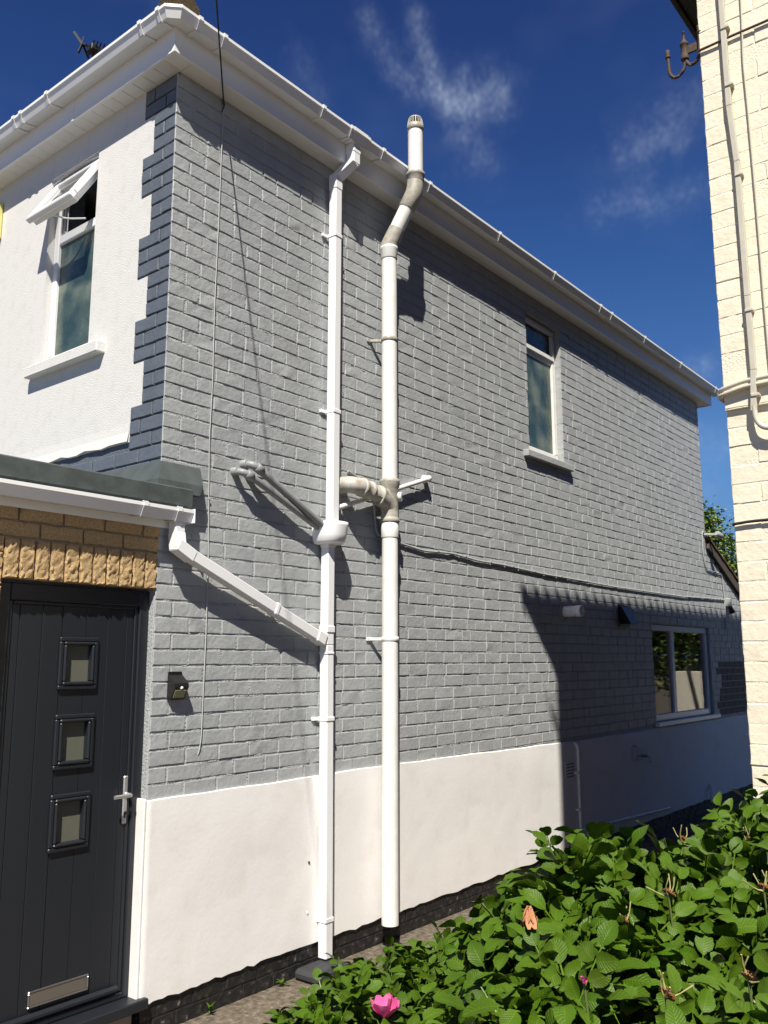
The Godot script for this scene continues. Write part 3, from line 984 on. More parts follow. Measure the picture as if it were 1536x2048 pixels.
	tube(st, [b.lerp(c, 0.22), b.lerp(c, 0.72)], 0.055, 24)
	part("offset_pipe", st, M.upvc_old, s)
	st = S()
	tube(st, [b.lerp(c, 0.66), b.lerp(c, 0.68), b.lerp(c, 0.98), c.lerp(e, 0.4), e + Vector3(0, 0.03, 0)], [0.057, 0.062, 0.062, 0.061, 0.060], 24)
	lathe(st, e + Vector3(0, -0.01, 0), Vector3.UP, [Vector2(0.058, 0), Vector2(0.062, 0.006), Vector2(0.062, 0.045), Vector2(0.068, 0.05), Vector2(0.068, 0.07), Vector2(0.06, 0.075)], 28)
	part("upper_bend", st, M.pvc_grey, s)
	st = S()
	lathe(st, e + Vector3(0, 0.02, 0), Vector3.UP, [Vector2(0.055, 0), Vector2(0.055, 0.40)], 28)
	part("vent_pipe", st, M.upvc_old, s)
	st = S()
	var k0: Vector3 = e + Vector3(0, 0.40, 0)
	lathe(st, k0, Vector3.UP, [Vector2(0.056, 0.0), Vector2(0.061, 0.003), Vector2(0.061, 0.045), Vector2(0.052, 0.05), Vector2(0.03, 0.05)], 28)
	for k in 18:
		var t := TAU * k / 18
		var o := Vector3(cos(t), 0, sin(t))
		beam(st, k0 + o * 0.057 + Vector3(0, 0.045, 0), k0 + o * 0.047 + Vector3(0, 0.098, 0), 0.007, 0.005, 0.0, o.cross(Vector3.UP))
	lathe(st, k0, Vector3.UP, [Vector2(0.05, 0.095), Vector2(0.047, 0.104), Vector2(0.03, 0.107), Vector2(0.006, 0.108)], 28)
	part("vent_cage", st, M.pvc_grey, s)
	for y in [4.05, 1.945]:
		st = S()
		lathe(st, Vector3(X, y - 0.016, Z), Vector3.UP, [Vector2(0.056, 0), Vector2(0.0595, 0.002), Vector2(0.0595, 0.03), Vector2(0.056, 0.032)], 28)
		beam(st, Vector3(X - 0.02, y, Z - 0.055), Vector3(X - 0.07, y, 0.008), 0.022, 0.02, 0.003)
		box(st, Vector3(X - 0.105, y - 0.012, 0.0), Vector3(X - 0.05, y + 0.012, 0.012), 0.003)
		part("pipe_bracket", st, M.pvc_grey if y > 3 else M.upvc_old, s)
	# ---- two grey painted waste pipes into the hopper
	var wg := "grey waste pipes into the hopper"
	var w1 := thing("waste_pipe", "upper of two grey painted waste pipes sloping into the hopper", "waste pipe", Vector3(0.6, 2.92, 0), wg)
	st = S()
	tube(st, smooth_path([Vector3(0.575, 2.945, -0.02), Vector3(0.585, 2.94, 0.075), Vector3(1.205, 2.635, 0.085)], 0.045), 0.0235, 14)
	part("pipe", st, M.pvc_painted, w1)
	st = S()
	lathe(st, Vector3(0.61, 2.928, 0.077), Vector3(0.62, -0.305, 0.01), [Vector2(0.024, 0), Vector2(0.029, 0.002), Vector2(0.029, 0.045), Vector2(0.024, 0.047)], 16)
	lathe(st, Vector3(0.575, 2.945, 0.0), Vector3.BACK, [Vector2(0.03, 0), Vector2(0.027, 0.005), Vector2(0.027, 0.04), Vector2(0.021, 0.042)], 16)
	part("elbow", st, M.pvc_painted, w1)
	var w2 := thing("waste_pipe", "lower of two grey painted waste pipes sloping into the hopper", "waste pipe", Vector3(0.52, 2.87, 0), wg)
	st = S()
	tube(st, smooth_path([Vector3(0.505, 2.89, -0.02), Vector3(0.515, 2.885, 0.07), Vector3(0.66, 2.83, 0.075), Vector3(1.19, 2.625, 0.055)], 0.045), 0.0215, 14)
	part("pipe", st, M.pvc_painted, w2)
	st = S()
	lathe(st, Vector3(0.54, 2.876, 0.071), Vector3(0.145, -0.055, 0.005), [Vector2(0.022, 0), Vector2(0.027, 0.002), Vector2(0.027, 0.045), Vector2(0.022, 0.047)], 16)
	lathe(st, Vector3(0.505, 2.89, 0.0), Vector3.BACK, [Vector2(0.028, 0), Vector2(0.025, 0.005), Vector2(0.025, 0.035), Vector2(0.019, 0.037)], 16)
	part("elbow", st, M.pvc_painted, w2)
	# ---- white waste behind the stack
	var w3 := thing("overflow_waste", "thin white waste pipe passing behind the soil stack to the hopper", "waste pipe", Vector3(2.38, 3.15, 0))
	st = S()
	tube(st, smooth_path([Vector3(2.385, 3.15, -0.02), Vector3(2.38, 3.148, 0.045), Vector3(1.30, 2.765, 0.04), Vector3(1.29, 2.63, 0.045)], 0.03), 0.017, 14)
	part("pipe", st, M.upvc_old, w3)
	st = S()
	lathe(st, Vector3(2.392, 3.153, 0.045), Vector3(-1, -0.36, 0), [Vector2(0.016, 0), Vector2(0.023, 0.004), Vector2(0.023, 0.045), Vector2(0.018, 0.047)], 16)
	lathe(st, Vector3(2.383, 3.149, 0.0), Vector3.BACK, [Vector2(0.034, 0), Vector2(0.03, 0.01), Vector2(0.023, 0.03), Vector2(0.02, 0.055)], 14)
	part("elbow", st, M.upvc_old, w3)
	# ---- boiler condensate pipe on the plinth, in the shade
	var w4 := thing("condensate_pipe", "thin white pipe running down and along the shaded plinth", "pipe", Vector3(4.655, 0.15, 0.04))
	st = S()
	tube(st, smooth_path([Vector3(4.655, 1.06, 0.0), Vector3(4.655, 1.04, 0.04), Vector3(4.655, 0.30, 0.04), Vector3(6.78, 0.222, 0.04), Vector3(6.80, 0.22, 0.0)], 0.03), 0.014, 12)
	tube(st, smooth_path([Vector3(4.74, 0.295, 0.04), Vector3(4.80, 0.29, 0.04), Vector3(4.80, 0.06, 0.04)], 0.03), 0.014, 12)
	part("pipe", st, M.upvc_old, w4)
	for y in [0.80, 0.48]:
		st = S()
		box(st, Vector3(4.60, y - 0.008, 0.016), Vector3(4.675, y + 0.008, 0.058), 0.003)
		part("pipe_clip", st, M.upvc_old, w4)
	var w5 := thing("outlet_stub", "short pipe stub slanting from the shaded plinth above the bush", "pipe", Vector3(8.3, 0.2, 0.03))
	st = S()
	tube(st, [Vector3(8.15, 0.33, 0.0), Vector3(8.05, 0.27, 0.06), Vector3(7.98, 0.13, 0.09)], 0.022, 12)
	part("pipe", st, M.upvc_old, w5)
	var w6 := thing("garden_tap", "small outside tap on the shaded plinth", "tap", Vector3(6.05, 0.8, 0.02))
	st = S()
	tube(st, smooth_path([Vector3(5.95, 0.93, 0.0), Vector3(5.95, 0.93, 0.05), Vector3(5.95, 0.80, 0.05), Vector3(6.16, 0.80, 0.05)], 0.02), 0.009, 10)
	part("pipe", st, M.satin, w6)
	st = S()
	tube(st, smooth_path([Vector3(6.16, 0.82, 0.0), Vector3(6.16, 0.82, 0.09), Vector3(6.16, 0.75, 0.10)], 0.03), 0.013, 10)
	box(st, Vector3(6.11, 0.87, 0.065), Vector3(6.21, 0.88, 0.08), 0.003)
	box(st, Vector3(6.155, 0.83, 0.067), Vector3(6.165, 0.872, 0.077))
	part("spout", st, M.satin, w6)

func build_porch():
	var p := thing("side_porch", "small buff stone porch with dark flat roof and anthracite door", "porch", Vector3(-0.8, 0, -0.4))
	# ---- walls
	var st := S()
	box(st, Vector3(-1.9, 0, -2.6), Vector3(-1.8, 2.5, -0.1))
	box(st, Vector3(-1.8, 0, -0.1), Vector3(-0.842, 2.36, -0.012))
	box(st, Vector3(-1.8, 2.36, -0.1), Vector3(0.004, 2.55, -0.012))
	box(st, Vector3(-0.842, 2.19, -0.1), Vector3(0.004, 2.36, -0.012))
	box(st, Vector3(-0.842, 0, -0.15), Vector3(-0.02, 0.14, -0.03))
	var wall := part("porch_wall", st, M.buff_mortar, p)
	rng.seed = 9
	for k in 11:                                  # soldier course over the door
		var x := -0.835 + k * 0.0762
		var t := S()
		brick(t, Vector3(x, 2.178, -0.012), Vector3.RIGHT, Vector3.UP, Vector3.BACK, 0.068, 0.182, 0.016, 0.08, 0.0035, 6, 14, 0.006)
		part("soldier_stone", t, M.buff, wall)
	for r in 2:
		var x := -1.8 - 0.11 * r
		while x < 0.0:
			var b := minf(x + 0.217, 0.004)
			var a := maxf(x, -1.8)
			if b - a > 0.03:
				var t := S()
				brick(t, Vector3(a, 2.372 + r * 0.076, -0.012), Vector3.RIGHT, Vector3.UP, Vector3.BACK, b - a, 0.066, 0.014, 0.0, 0.003, 12, 5, 0.005)
				part("wall_stone", t, M.buff, wall)
			x += 0.227
	for r in 31:
		var y := 0.02 + r * 0.076
		var x := -0.842 - (0.217 if r % 2 == 0 else 0.104)
		var hi := -0.842
		while hi > -1.8:
			var a := maxf(x, -1.8)
			var t := S()
			brick(t, Vector3(a, y, -0.012), Vector3.RIGHT, Vector3.UP, Vector3.BACK, hi - a, 0.066, 0.014, 0.08 if hi > -0.85 else 0.0, 0.003, 10, 4, 0.005)
			part("wall_stone", t, M.buff, wall)
			hi = a - 0.01
			x = hi - 0.217
			if a <= -1.79: break
	# ---- door
	st = S()
	var P := func(u, v, d) -> Vector3: return Vector3(u, v, d)
	for q in [[-0.838, -0.765, 0.196, 2.165], [-0.062, -0.004, 0.196, 2.165], [-0.765, -0.062, 2.085, 2.165], [-0.765, -0.062, 0.196, 0.226]]:
		box(st, Vector3(q[0], q[2], -0.115), Vector3(q[1], q[3], -0.05), 0.005)
	for q in [[-0.765, -0.745, 0.226, 2.085], [-0.082, -0.062, 0.226, 2.085], [-0.745, -0.082, 2.067, 2.085]]:
		box(st, Vector3(q[0], q[2], -0.114), Vector3(q[1], q[3], -0.062), 0.004)
	var door := part("door", st, M.door, p, "anthracite boarded door with three small square panes")
	var xs := [-0.745, -0.705, -0.591, -0.487, -0.358, -0.236, -0.125, -0.082]
	var openings := [[1.67, 1.92], [1.30, 1.555], [0.93, 1.19]]
	for k in xs.size() - 1:
		var t := S()
		var a: float = xs[k] + 0.0012
		var b: float = xs[k + 1] - 0.0012
		var holes := []
		for o in openings:
			var h0 := maxf(a, -0.47)
			var h1 := minf(b, -0.32)
			if h1 > h0: holes.append([h0, h1, o[0] + 0.035, o[1] - 0.035])
		wall_boxes(t, a, b, 0.228, 2.066, holes, func(u0, u1, v0, v1): box(t, Vector3(u0, v0, -0.108), Vector3(u1, v1, -0.0685), 0.0018 if holes.is_empty() else 0.0))
		part("plank", t, M.door, door)
	st = S()
	box(st, Vector3(-0.75, 0.228, -0.112), Vector3(-0.078, 2.07, -0.1085))
	part("core", st, M.door, door)
	for o in openings:
		st = S()
		frame_rect(st, P, -0.50, -0.29, o[0], o[1], 0.022, -0.0684, -0.052, 0.005)
		frame_rect(st, P, -0.478, -0.312, o[0] + 0.022, o[1] - 0.022, 0.016, -0.0865, -0.046, 0.006)
		part("glazing_frame", st, M.door, door)
		st = S()
		box(st, Vector3(-0.466, o[0] + 0.034, -0.092), Vector3(-0.324, o[1] - 0.034, -0.082))
		part("pane", st, M.glass_door, door)
	st = S()
	box(st, Vector3(-0.742, 0.230, -0.068), Vector3(-0.085, 0.265, -0.038), 0.012)
	part("weather_bar", st, M.door, door)
	st = S()
	box(st, Vector3(-0.845, 0.145, -0.12), Vector3(0.024, 0.195, 0.045), 0.006)
	part("threshold", st, M.door, door)
	st = S()
	box(st, Vector3(-0.104, 1.005, -0.069), Vector3(-0.078, 1.237, -0.058), 0.005)
	tube(st, smooth_path([Vector3(-0.091, 1.148, -0.06), Vector3(-0.091, 1.148, -0.005), Vector3(-0.19, 1.148, -0.005)], 0.02), 0.0095, 12)
	lathe(st, Vector3(-0.091, 1.148, -0.06), Vector3.BACK, [Vector2(0.012, 0), Vector2(0.012, 0.012), Vector2(0.01, 0.014)], 16)
	part("handle", st, M.chrome, door)
	st = S()
	lathe(st, Vector3(-0.091, 1.06, -0.0585), Vector3.BACK, [Vector2(0.0085, 0), Vector2(0.0085, 0.004), Vector2(0.003, 0.004)], 14)
	box(st, Vector3(-0.0935, 1.035, -0.0585), Vector3(-0.0885, 1.056, -0.0545))
	part("keyhole", st, M.black_plastic, door)
	st = S()
	frame_rect(st, P, -0.552, -0.248, 0.283, 0.355, 0.009, -0.0686, -0.056, 0.004)
	box(st, Vector3(-0.543, 0.292, -0.0685), Vector3(-0.257, 0.346, -0.0605), 0.002)
	part("letter_plate", st, M.satin, door)
	# ---- flat roof, trim and the skirt that seals it to the house
	st = S()
	box(st, Vector3(-2.0, 2.556, -2.6), Vector3(0.06, 2.612, -0.013))
	box(st, Vector3(-2.0, 2.612, -2.6), Vector3(0.12, 2.70, 0.085))
	var roof := part("flat_roof", st, M.slate, p)
	st = S()
	box(st, Vector3(-2.0, 2.612, 0.0855), Vector3(0.138, 2.715, 0.105), 0.007)
	part("roof_trim", st, M.slate, roof)
	st = S()
	box(st, Vector3(-2.0, 2.502, 0.0055), Vector3(0.115, 2.611, 0.0115), 0.002)
	part("fascia", st, M.upvc, roof)
	st = S()
	var T := [Vector3(-0.006, 2.865, -2.6), Vector3(-0.006, 2.865, 0.006), Vector3(0.255, 2.865, 0.006)]
	var U := [Vector3(-0.075, 2.75, -2.6), Vector3(-0.075, 2.75, 0.075), Vector3(0.225, 2.75, 0.075)]
	var V := [Vector3(-0.085, 2.69, -2.6), Vector3(-0.085, 2.69, 0.085), Vector3(0.195, 2.69, 0.085)]
	var W := [Vector3(0.0, 2.69, -2.6), Vector3(0.0, 2.69, 0.0), Vector3(0.20, 2.69, 0.0)]
	for k in 2:
		quad(st, U[k], U[k + 1], T[k + 1], T[k]); quad(st, V[k], V[k + 1], U[k + 1], U[k]); quad(st, W[k], W[k + 1], V[k + 1], V[k])
	quad(st, W[2], Vector3(0.25, 2.865, 0.0), T[2], U[2]); tri(st, W[2], U[2], V[2])
	quad(st, T[0], T[1], Vector3(0, 2.866, 0), Vector3(0, 2.866, -2.6)); quad(st, T[1], T[2], Vector3(0.25, 2.866, 0.0), Vector3(0, 2.866, 0))
	part("flashing", st, M.slate, roof)
	# ---- gutter and its pipe across the wall
	var g := thing("porch_gutter", "short white gutter along the edge of the porch roof", "gutter", Vector3(-0.8, 2.5, 0.1))
	var prof := []
	for q in GUT: prof.append(Vector2(q.x, q.y - 5.326 + 2.533))
	st = S()
	var at := func(s, o, y) -> Vector3: return Vector3(s, y, 0.012 + o)
	for i in prof.size():
		var j := (i + 1) % prof.size()
		quad(st, at.call(-2.0, prof[i].x, prof[i].y), at.call(0.13, prof[i].x, prof[i].y), at.call(0.13, prof[j].x, prof[j].y), at.call(-2.0, prof[j].x, prof[j].y))
	part("channel", st, M.upvc, g)
	for x in [-0.18, 0.035, -1.2]:
		st = S()
		gutter_clip(st, at, x - 0.013, x + 0.013, prof)
		part("gutter_bracket", st, M.upvc, g)
	st = S()
	box(st, Vector3(0.130, 2.529, 0.014), Vector3(0.137, 2.606, 0.127), 0.002)
	part("stop_end", st, M.upvc, g)
	var d := thing("porch_downpipe", "white square pipe slanting from the porch gutter to the downpipe", "downpipe", Vector3(0.5, 2.2, 0.1))
	st = S()
	square_pipe(st, [Vector3(0.068, 2.534, 0.062), Vector3(0.068, 2.46, 0.062)], 0.064)
	square_pipe(st, [Vector3(0.068, 2.475, 0.062), Vector3(0.068, 2.385, 0.078)], 0.07)
	square_pipe(st, [Vector3(0.045, 2.412, 0.078), Vector3(0.16, 2.352, 0.078)], 0.07)
	part("elbow", st, M.upvc, d)
	st = S()
	square_pipe(st, [Vector3(0.12, 2.372, 0.079), Vector3(1.225, 1.925, 0.058)], 0.064)
	part("pipe", st, M.upvc, d)
	st = S()
	square_pipe(st, [Vector3(0.77, 2.109, 0.067), Vector3(0.80, 2.097, 0.066)], 0.074)
	part("socket", st, M.upvc, d)
	st = S()
	square_pipe(st, [Vector3(1.14, 1.960, 0.060), Vector3(1.215, 1.929, 0.059)], 0.074)
	part("socket", st, M.upvc, d)

# ------------------------------------------------------------------ fittings on the house
func cable(called: String, label: String, pts: Array, r: float, m: Material, round_ := 0.02, clips := 0.0, category := "cable"):
	var o := thing(called, label, category, pts[0])
	var st := S()
	tube(st, smooth_path(pts, round_, 4), r, 8)
	part("sheath", st, m, o)
	if clips > 0.0:
		for i in pts.size() - 1:
			var n := int((pts[i + 1] - pts[i]).length() / clips)
			for k in n:
				var p: Vector3 = pts[i].lerp(pts[i + 1], (k + 0.5) / n)
				var t := S()
				lathe(t, Vector3(p.x, p.y + r, 0.0), Vector3.BACK, [Vector2(0.004, 0), Vector2(0.004, p.z + r + 0.002), Vector2(0.007, p.z + r + 0.003), Vector2(0.005, p.z + r + 0.006)], 8)
				part("clip", t, m, o)
	return o

func build_fittings():
	var w := thing("solar_wall_light", "black wedge-shaped solar wall light beside the door", "wall light", Vector3(0.14, 1.66, 0))
	var st := S()
	# wedge: solar top slopes down, lamp face slopes back
	var sec := [Vector2(0.0, 1.732), Vector2(0.008, 1.732), Vector2(0.062, 1.690), Vector2(0.066, 1.672), Vector2(0.03, 1.606), Vector2(0.0, 1.606)]
	var A := []
	var B := []
	for q in sec:
		A.append(Vector3(0.092, q.y, q.x)); B.append(Vector3(0.182, q.y, q.x))
	for k in 6: quad(st, A[k], A[(k + 1) % 6], B[(k + 1) % 6], B[k])
	for k in range(1, 5): tri(st, A[0], A[k + 1], A[k]); tri(st, B[0], B[k], B[k + 1])
	box(st, Vector3(0.092, 1.725, 0.0), Vector3(0.182, 1.75, 0.006), 0.002)
	part("housing", st, M.black_plastic, w)
	st = S()
	XF = Transform3D(Basis(Vector3.RIGHT, deg_to_rad(28.6)), Vector3(0.137, 1.639, 0.049))
	box(st, Vector3(-0.036, -0.026, -0.002), Vector3(0.036, 0.018, 0.0022), 0.001)
	XF = Transform3D.IDENTITY
	part("lamp_window", st, M.lens, w)
	st = S()
	lathe(st, Vector3(0.137, 1.666, 0.062), Vector3(0, -0.48, 0.88), [Vector2(0.009, 0), Vector2(0.008, 0.005), Vector2(0.004, 0.008)], 14)
	part("sensor", st, M.upvc, w)
	# overhead telephone line and the lead it feeds down the wall
	var a := Vector3(0.334, 5.15, 0.012)
	var D := Vector3(-0.97, 0.246, 1.0)
	var pts := []
	for k in 13:
		var t := k / 12.0
		pts.append(a + D * 14.0 * t + Vector3(0, -0.5 * t * (1 - t), 0))
	var o := thing("overhead_line", "thin black overhead line reaching the eaves near the house corner", "cable", a)
	st = S()
	tube(st, pts, 0.0045, 8)
	part("sheath", st, M.cable_black, o)
	st = S()
	tube(st, smooth_path([Vector3(0.334, 5.19, 0.0), Vector3(0.334, 5.15, 0.02), Vector3(0.334, 5.11, 0.0)], 0.015), 0.005, 8)
	part("hook", st, M.rust, o)
	cable("telephone_lead", "thin white lead running down the grey wall near its corner", [Vector3(0.336, 5.14, 0.008), Vector3(0.333, 4.92, 0.0075), Vector3(0.328, 4.4, 0.007), Vector3(0.318, 3.85, 0.007), Vector3(0.322, 3.4, 0.007), Vector3(0.312, 3.04, 0.007), Vector3(0.331, 2.36, 0.007), Vector3(0.333, 1.95, 0.007), Vector3(0.327, 1.62, 0.007), Vector3(0.324, 1.40, 0.007), Vector3(0.312, 1.32, 0.007), Vector3(0.310, 1.302, -0.004)], 0.0033, M.cable_white, 0.05, 0.6)
	cable("wall_cable", "grey painted cable clipped across the wall right of the soil stack", [Vector3(1.50, 3.06, 0.010), Vector3(1.76, 2.99, 0.012), Vector3(1.80, 2.66, 0.012), Vector3(2.08, 2.628, 0.012), Vector3(2.35, 2.602, 0.012), Vector3(2.71, 2.618, 0.012), Vector3(3.10, 2.592, 0.012), Vector3(3.445, 2.592, 0.012), Vector3(4.2, 2.565, 0.012), Vector3(4.81, 2.560, 0.012), Vector3(5.7, 2.545, 0.012), Vector3(6.64, 2.548, 0.012), Vector3(7.6, 2.55, 0.012), Vector3(8.4, 2.575, 0.012), Vector3(9.15, 2.59, 0.012)], 0.0085, M.cable_grey, 0.06, 0.33)
	cable("camera_lead", "grey lead looping down beside the lean-to roof", [Vector3(8.56, 3.44, 0.02), Vector3(8.44, 3.45, 0.012), Vector3(8.43, 3.15, 0.012), Vector3(8.50, 2.95, 0.012), Vector3(9.12, 2.93, 0.012), Vector3(9.17, 2.6, 0.012), Vector3(9.13, 2.2, 0.012)], 0.008, M.cable_grey, 0.07, 0.3)
	var cam := thing("security_camera", "small grey camera on an arm where the lean-to roof begins", "camera", Vector3(8.55, 3.4, 0))
	st = S()
	beam(st, Vector3(8.53, 3.41, 0.0), Vector3(8.58, 3.40, 0.16), 0.03, 0.03, 0.004)
	part("arm", st, M.cable_grey, cam)
	st = S()
	XF = Transform3D(Basis(Vector3.UP, 0.5), Vector3.ZERO)
	XF = Transform3D.IDENTITY
	lathe(st, Vector3(8.52, 3.41, 0.17), Vector3(0.8, -0.35, 0.3), [Vector2(0.03, 0), Vector2(0.036, 0.01), Vector2(0.036, 0.10), Vector2(0.028, 0.105)], 16)
	part("body", st, M.cable_grey, cam)
	var fl := thing("flood_lamp", "small grey flood lamp with black head near the lean-to eaves", "lamp", Vector3(9.26, 2.5, 0))
	st = S()
	box(st, Vector3(9.19, 2.50, 0.0), Vector3(9.31, 2.62, 0.07), 0.01)
	part("back_box", st, M.cable_grey, fl)
	st = S()
	lathe(st, Vector3(9.25, 2.50, 0.05), Vector3(0.05, -1, 0.35), [Vector2(0.022, 0), Vector2(0.03, 0.02), Vector2(0.038, 0.09), Vector2(0.03, 0.092)], 16)
	part("head", st, M.black_plastic, fl)
	# boiler flue, cowl, air brick
	var fu := thing("boiler_flue", "short white boiler flue terminal in the shaded part of the wall", "flue", Vector3(4.55, 2.25, 0))
	st = S()
	lathe(st, Vector3(4.55, 2.245, 0.0), Vector3.BACK, [Vector2(0.085, 0), Vector2(0.085, 0.008), Vector2(0.06, 0.014)], 24)
	part("wall_plate", st, M.interior, fu)
	st = S()
	lathe(st, Vector3(4.55, 2.245, 0.0), Vector3(0.0, 0.0, 1), [Vector2(0.05, 0.0), Vector2(0.05, 0.115), Vector2(0.044, 0.118), Vector2(0.044, 0.128), Vector2(0.053, 0.13), Vector2(0.053, 0.185), Vector2(0.046, 0.19), Vector2(0.040, 0.19), Vector2(0.036, 0.14)], 28)
	part("terminal", st, M.upvc, fu)
	st = S()
	for k in 3: box(st, Vector3(4.50 + 0.028 * k, 2.22, 0.05), Vector3(4.515 + 0.028 * k, 2.275, 0.10))
	var co := thing("vent_cowl", "dark square vent cowl right of the boiler flue", "vent", Vector3(5.87, 2.24, 0))
	st = S()
	var f0 := [Vector3(5.78, 2.35, 0), Vector3(5.96, 2.35, 0), Vector3(5.96, 2.35, 0.03), Vector3(5.78, 2.35, 0.03)]
	var f1 := [Vector3(5.78, 2.17, 0), Vector3(5.96, 2.17, 0), Vector3(5.97, 2.17, 0.13), Vector3(5.77, 2.17, 0.13)]
	for k in 4: quad(st, f0[k], f1[k], f1[(k + 1) % 4], f0[(k + 1) % 4])
	quad(st, f0[0], f0[1], f0[2], f0[3]); quad(st, f1[3], f1[2], f1[1], f1[0])
	part("hood", st, M.black_plastic, co)
	st = S()
	box(st, Vector3(5.755, 2.14, 0.0), Vector3(5.985, 2.37, 0.012), 0.004)
	part("flange", st, M.black_plastic, co)
	var ab := thing("air_brick", "painted air brick in the shaded white plinth beside the thin pipe", "air brick", Vector3(4.53, 0.83, 0.02))
	st = S()
	box(st, Vector3(4.44, 0.75, 0.012), Vector3(4.63, 0.91, 0.022), 0.003)
	part("plate", st, M.plinth, ab)
	for r in 5:
		for k in 6:
			var t := S()
			box(t, Vector3(4.458 + k * 0.027, 0.766 + r * 0.027, 0.0215), Vector3(4.474 + k * 0.027, 0.780 + r * 0.027, 0.0228))
			part("slot", t, M.black_plastic, ab)
	var al := thing("alarm_box", "pale yellow alarm box on the white front at the picture's left edge", "alarm box", Vector3(0, 4.9, -2.1))
	st = S()
	box(st, Vector3(-0.06, 4.78, -2.25), Vector3(0.006, 5.06, -1.985), 0.012)
	part("cover", st, M.yellow_box, al)
	st = S()
	box(st, Vector3(-0.04, 4.73, -2.2), Vector3(0.006, 4.779, -2.0), 0.006)
	part("base", st, M.black_plastic, al)
	for q in [[1.16, 0.62], [1.15, 0.34]]:        # wall plugs left in the plinth
		var pl := thing("wall_plug", ("rusty screw left in the white plinth beside the downpipe" if q[1] > 0.5 else "white plug left in the plinth just above the lowest pipe bracket"), "screw", Vector3(q[0], q[1], 0.014))
		st = S()
		lathe(st, Vector3(q[0], q[1], 0.014), Vector3.BACK, [Vector2(0.008, 0), Vector2(0.008, 0.006), Vector2(0.004, 0.010)], 10)
		part("head", st, M.rust if q[1] > 0.5 else M.upvc_old, pl)
	# television aerial on the roof
	var ae := thing("television_aerial", "dark television aerial rising behind the front gutter", "aerial", Vector3(1.0, 6.1, -2.42))
	st = S()
	tube(st, [Vector3(1.02, 6.0, -2.40), Vector3(1.02, 7.06, -2.40)], 0.014, 10)
	part("mast", st, M.cable_black, ae)
	st = S()
	var b0 := Vector3(1.0, 7.03, -2.36)
	var b1 := Vector3(1.0, 7.35, -2.80)
	tube(st, [b0, b1], 0.011, 8)
	part("boom", st, M.cable_black, ae)
	for k in 5:
		st = S()
		var c := b0.lerp(b1, 0.12 + k * 0.13)
		beam(st, c + Vector3(-0.06, 0, 0), c + Vector3(0.06, 0, 0), 0.01, 0.01)
		beam(st, c + Vector3(0, -0.06, -0.04), c + Vector3(0, 0.06, 0.04), 0.01, 0.01, 0.0, Vector3.RIGHT)
		part("element", st, M.cable_black, ae)
	st = S()
	for s in [-1.0, 1.0]:
		beam(st, b1, b1 + Vector3(0.05 * s, 0.13, -0.07), 0.01, 0.022)
		beam(st, b1, b1 + Vector3(0.05 * s, -0.13, 0.03), 0.01, 0.022)
	part("reflector", st, M.cable_black, ae)
	st = S()
	box(st, Vector3(0.96, 7.17, -2.66), Vector3(1.04, 7.24, -2.57), 0.01)
	part("junction_box", st, M.cable_black, ae)

# ------------------------------------------------------------------ the cream neighbour
const NX := 0.60
const NZ := 2.77

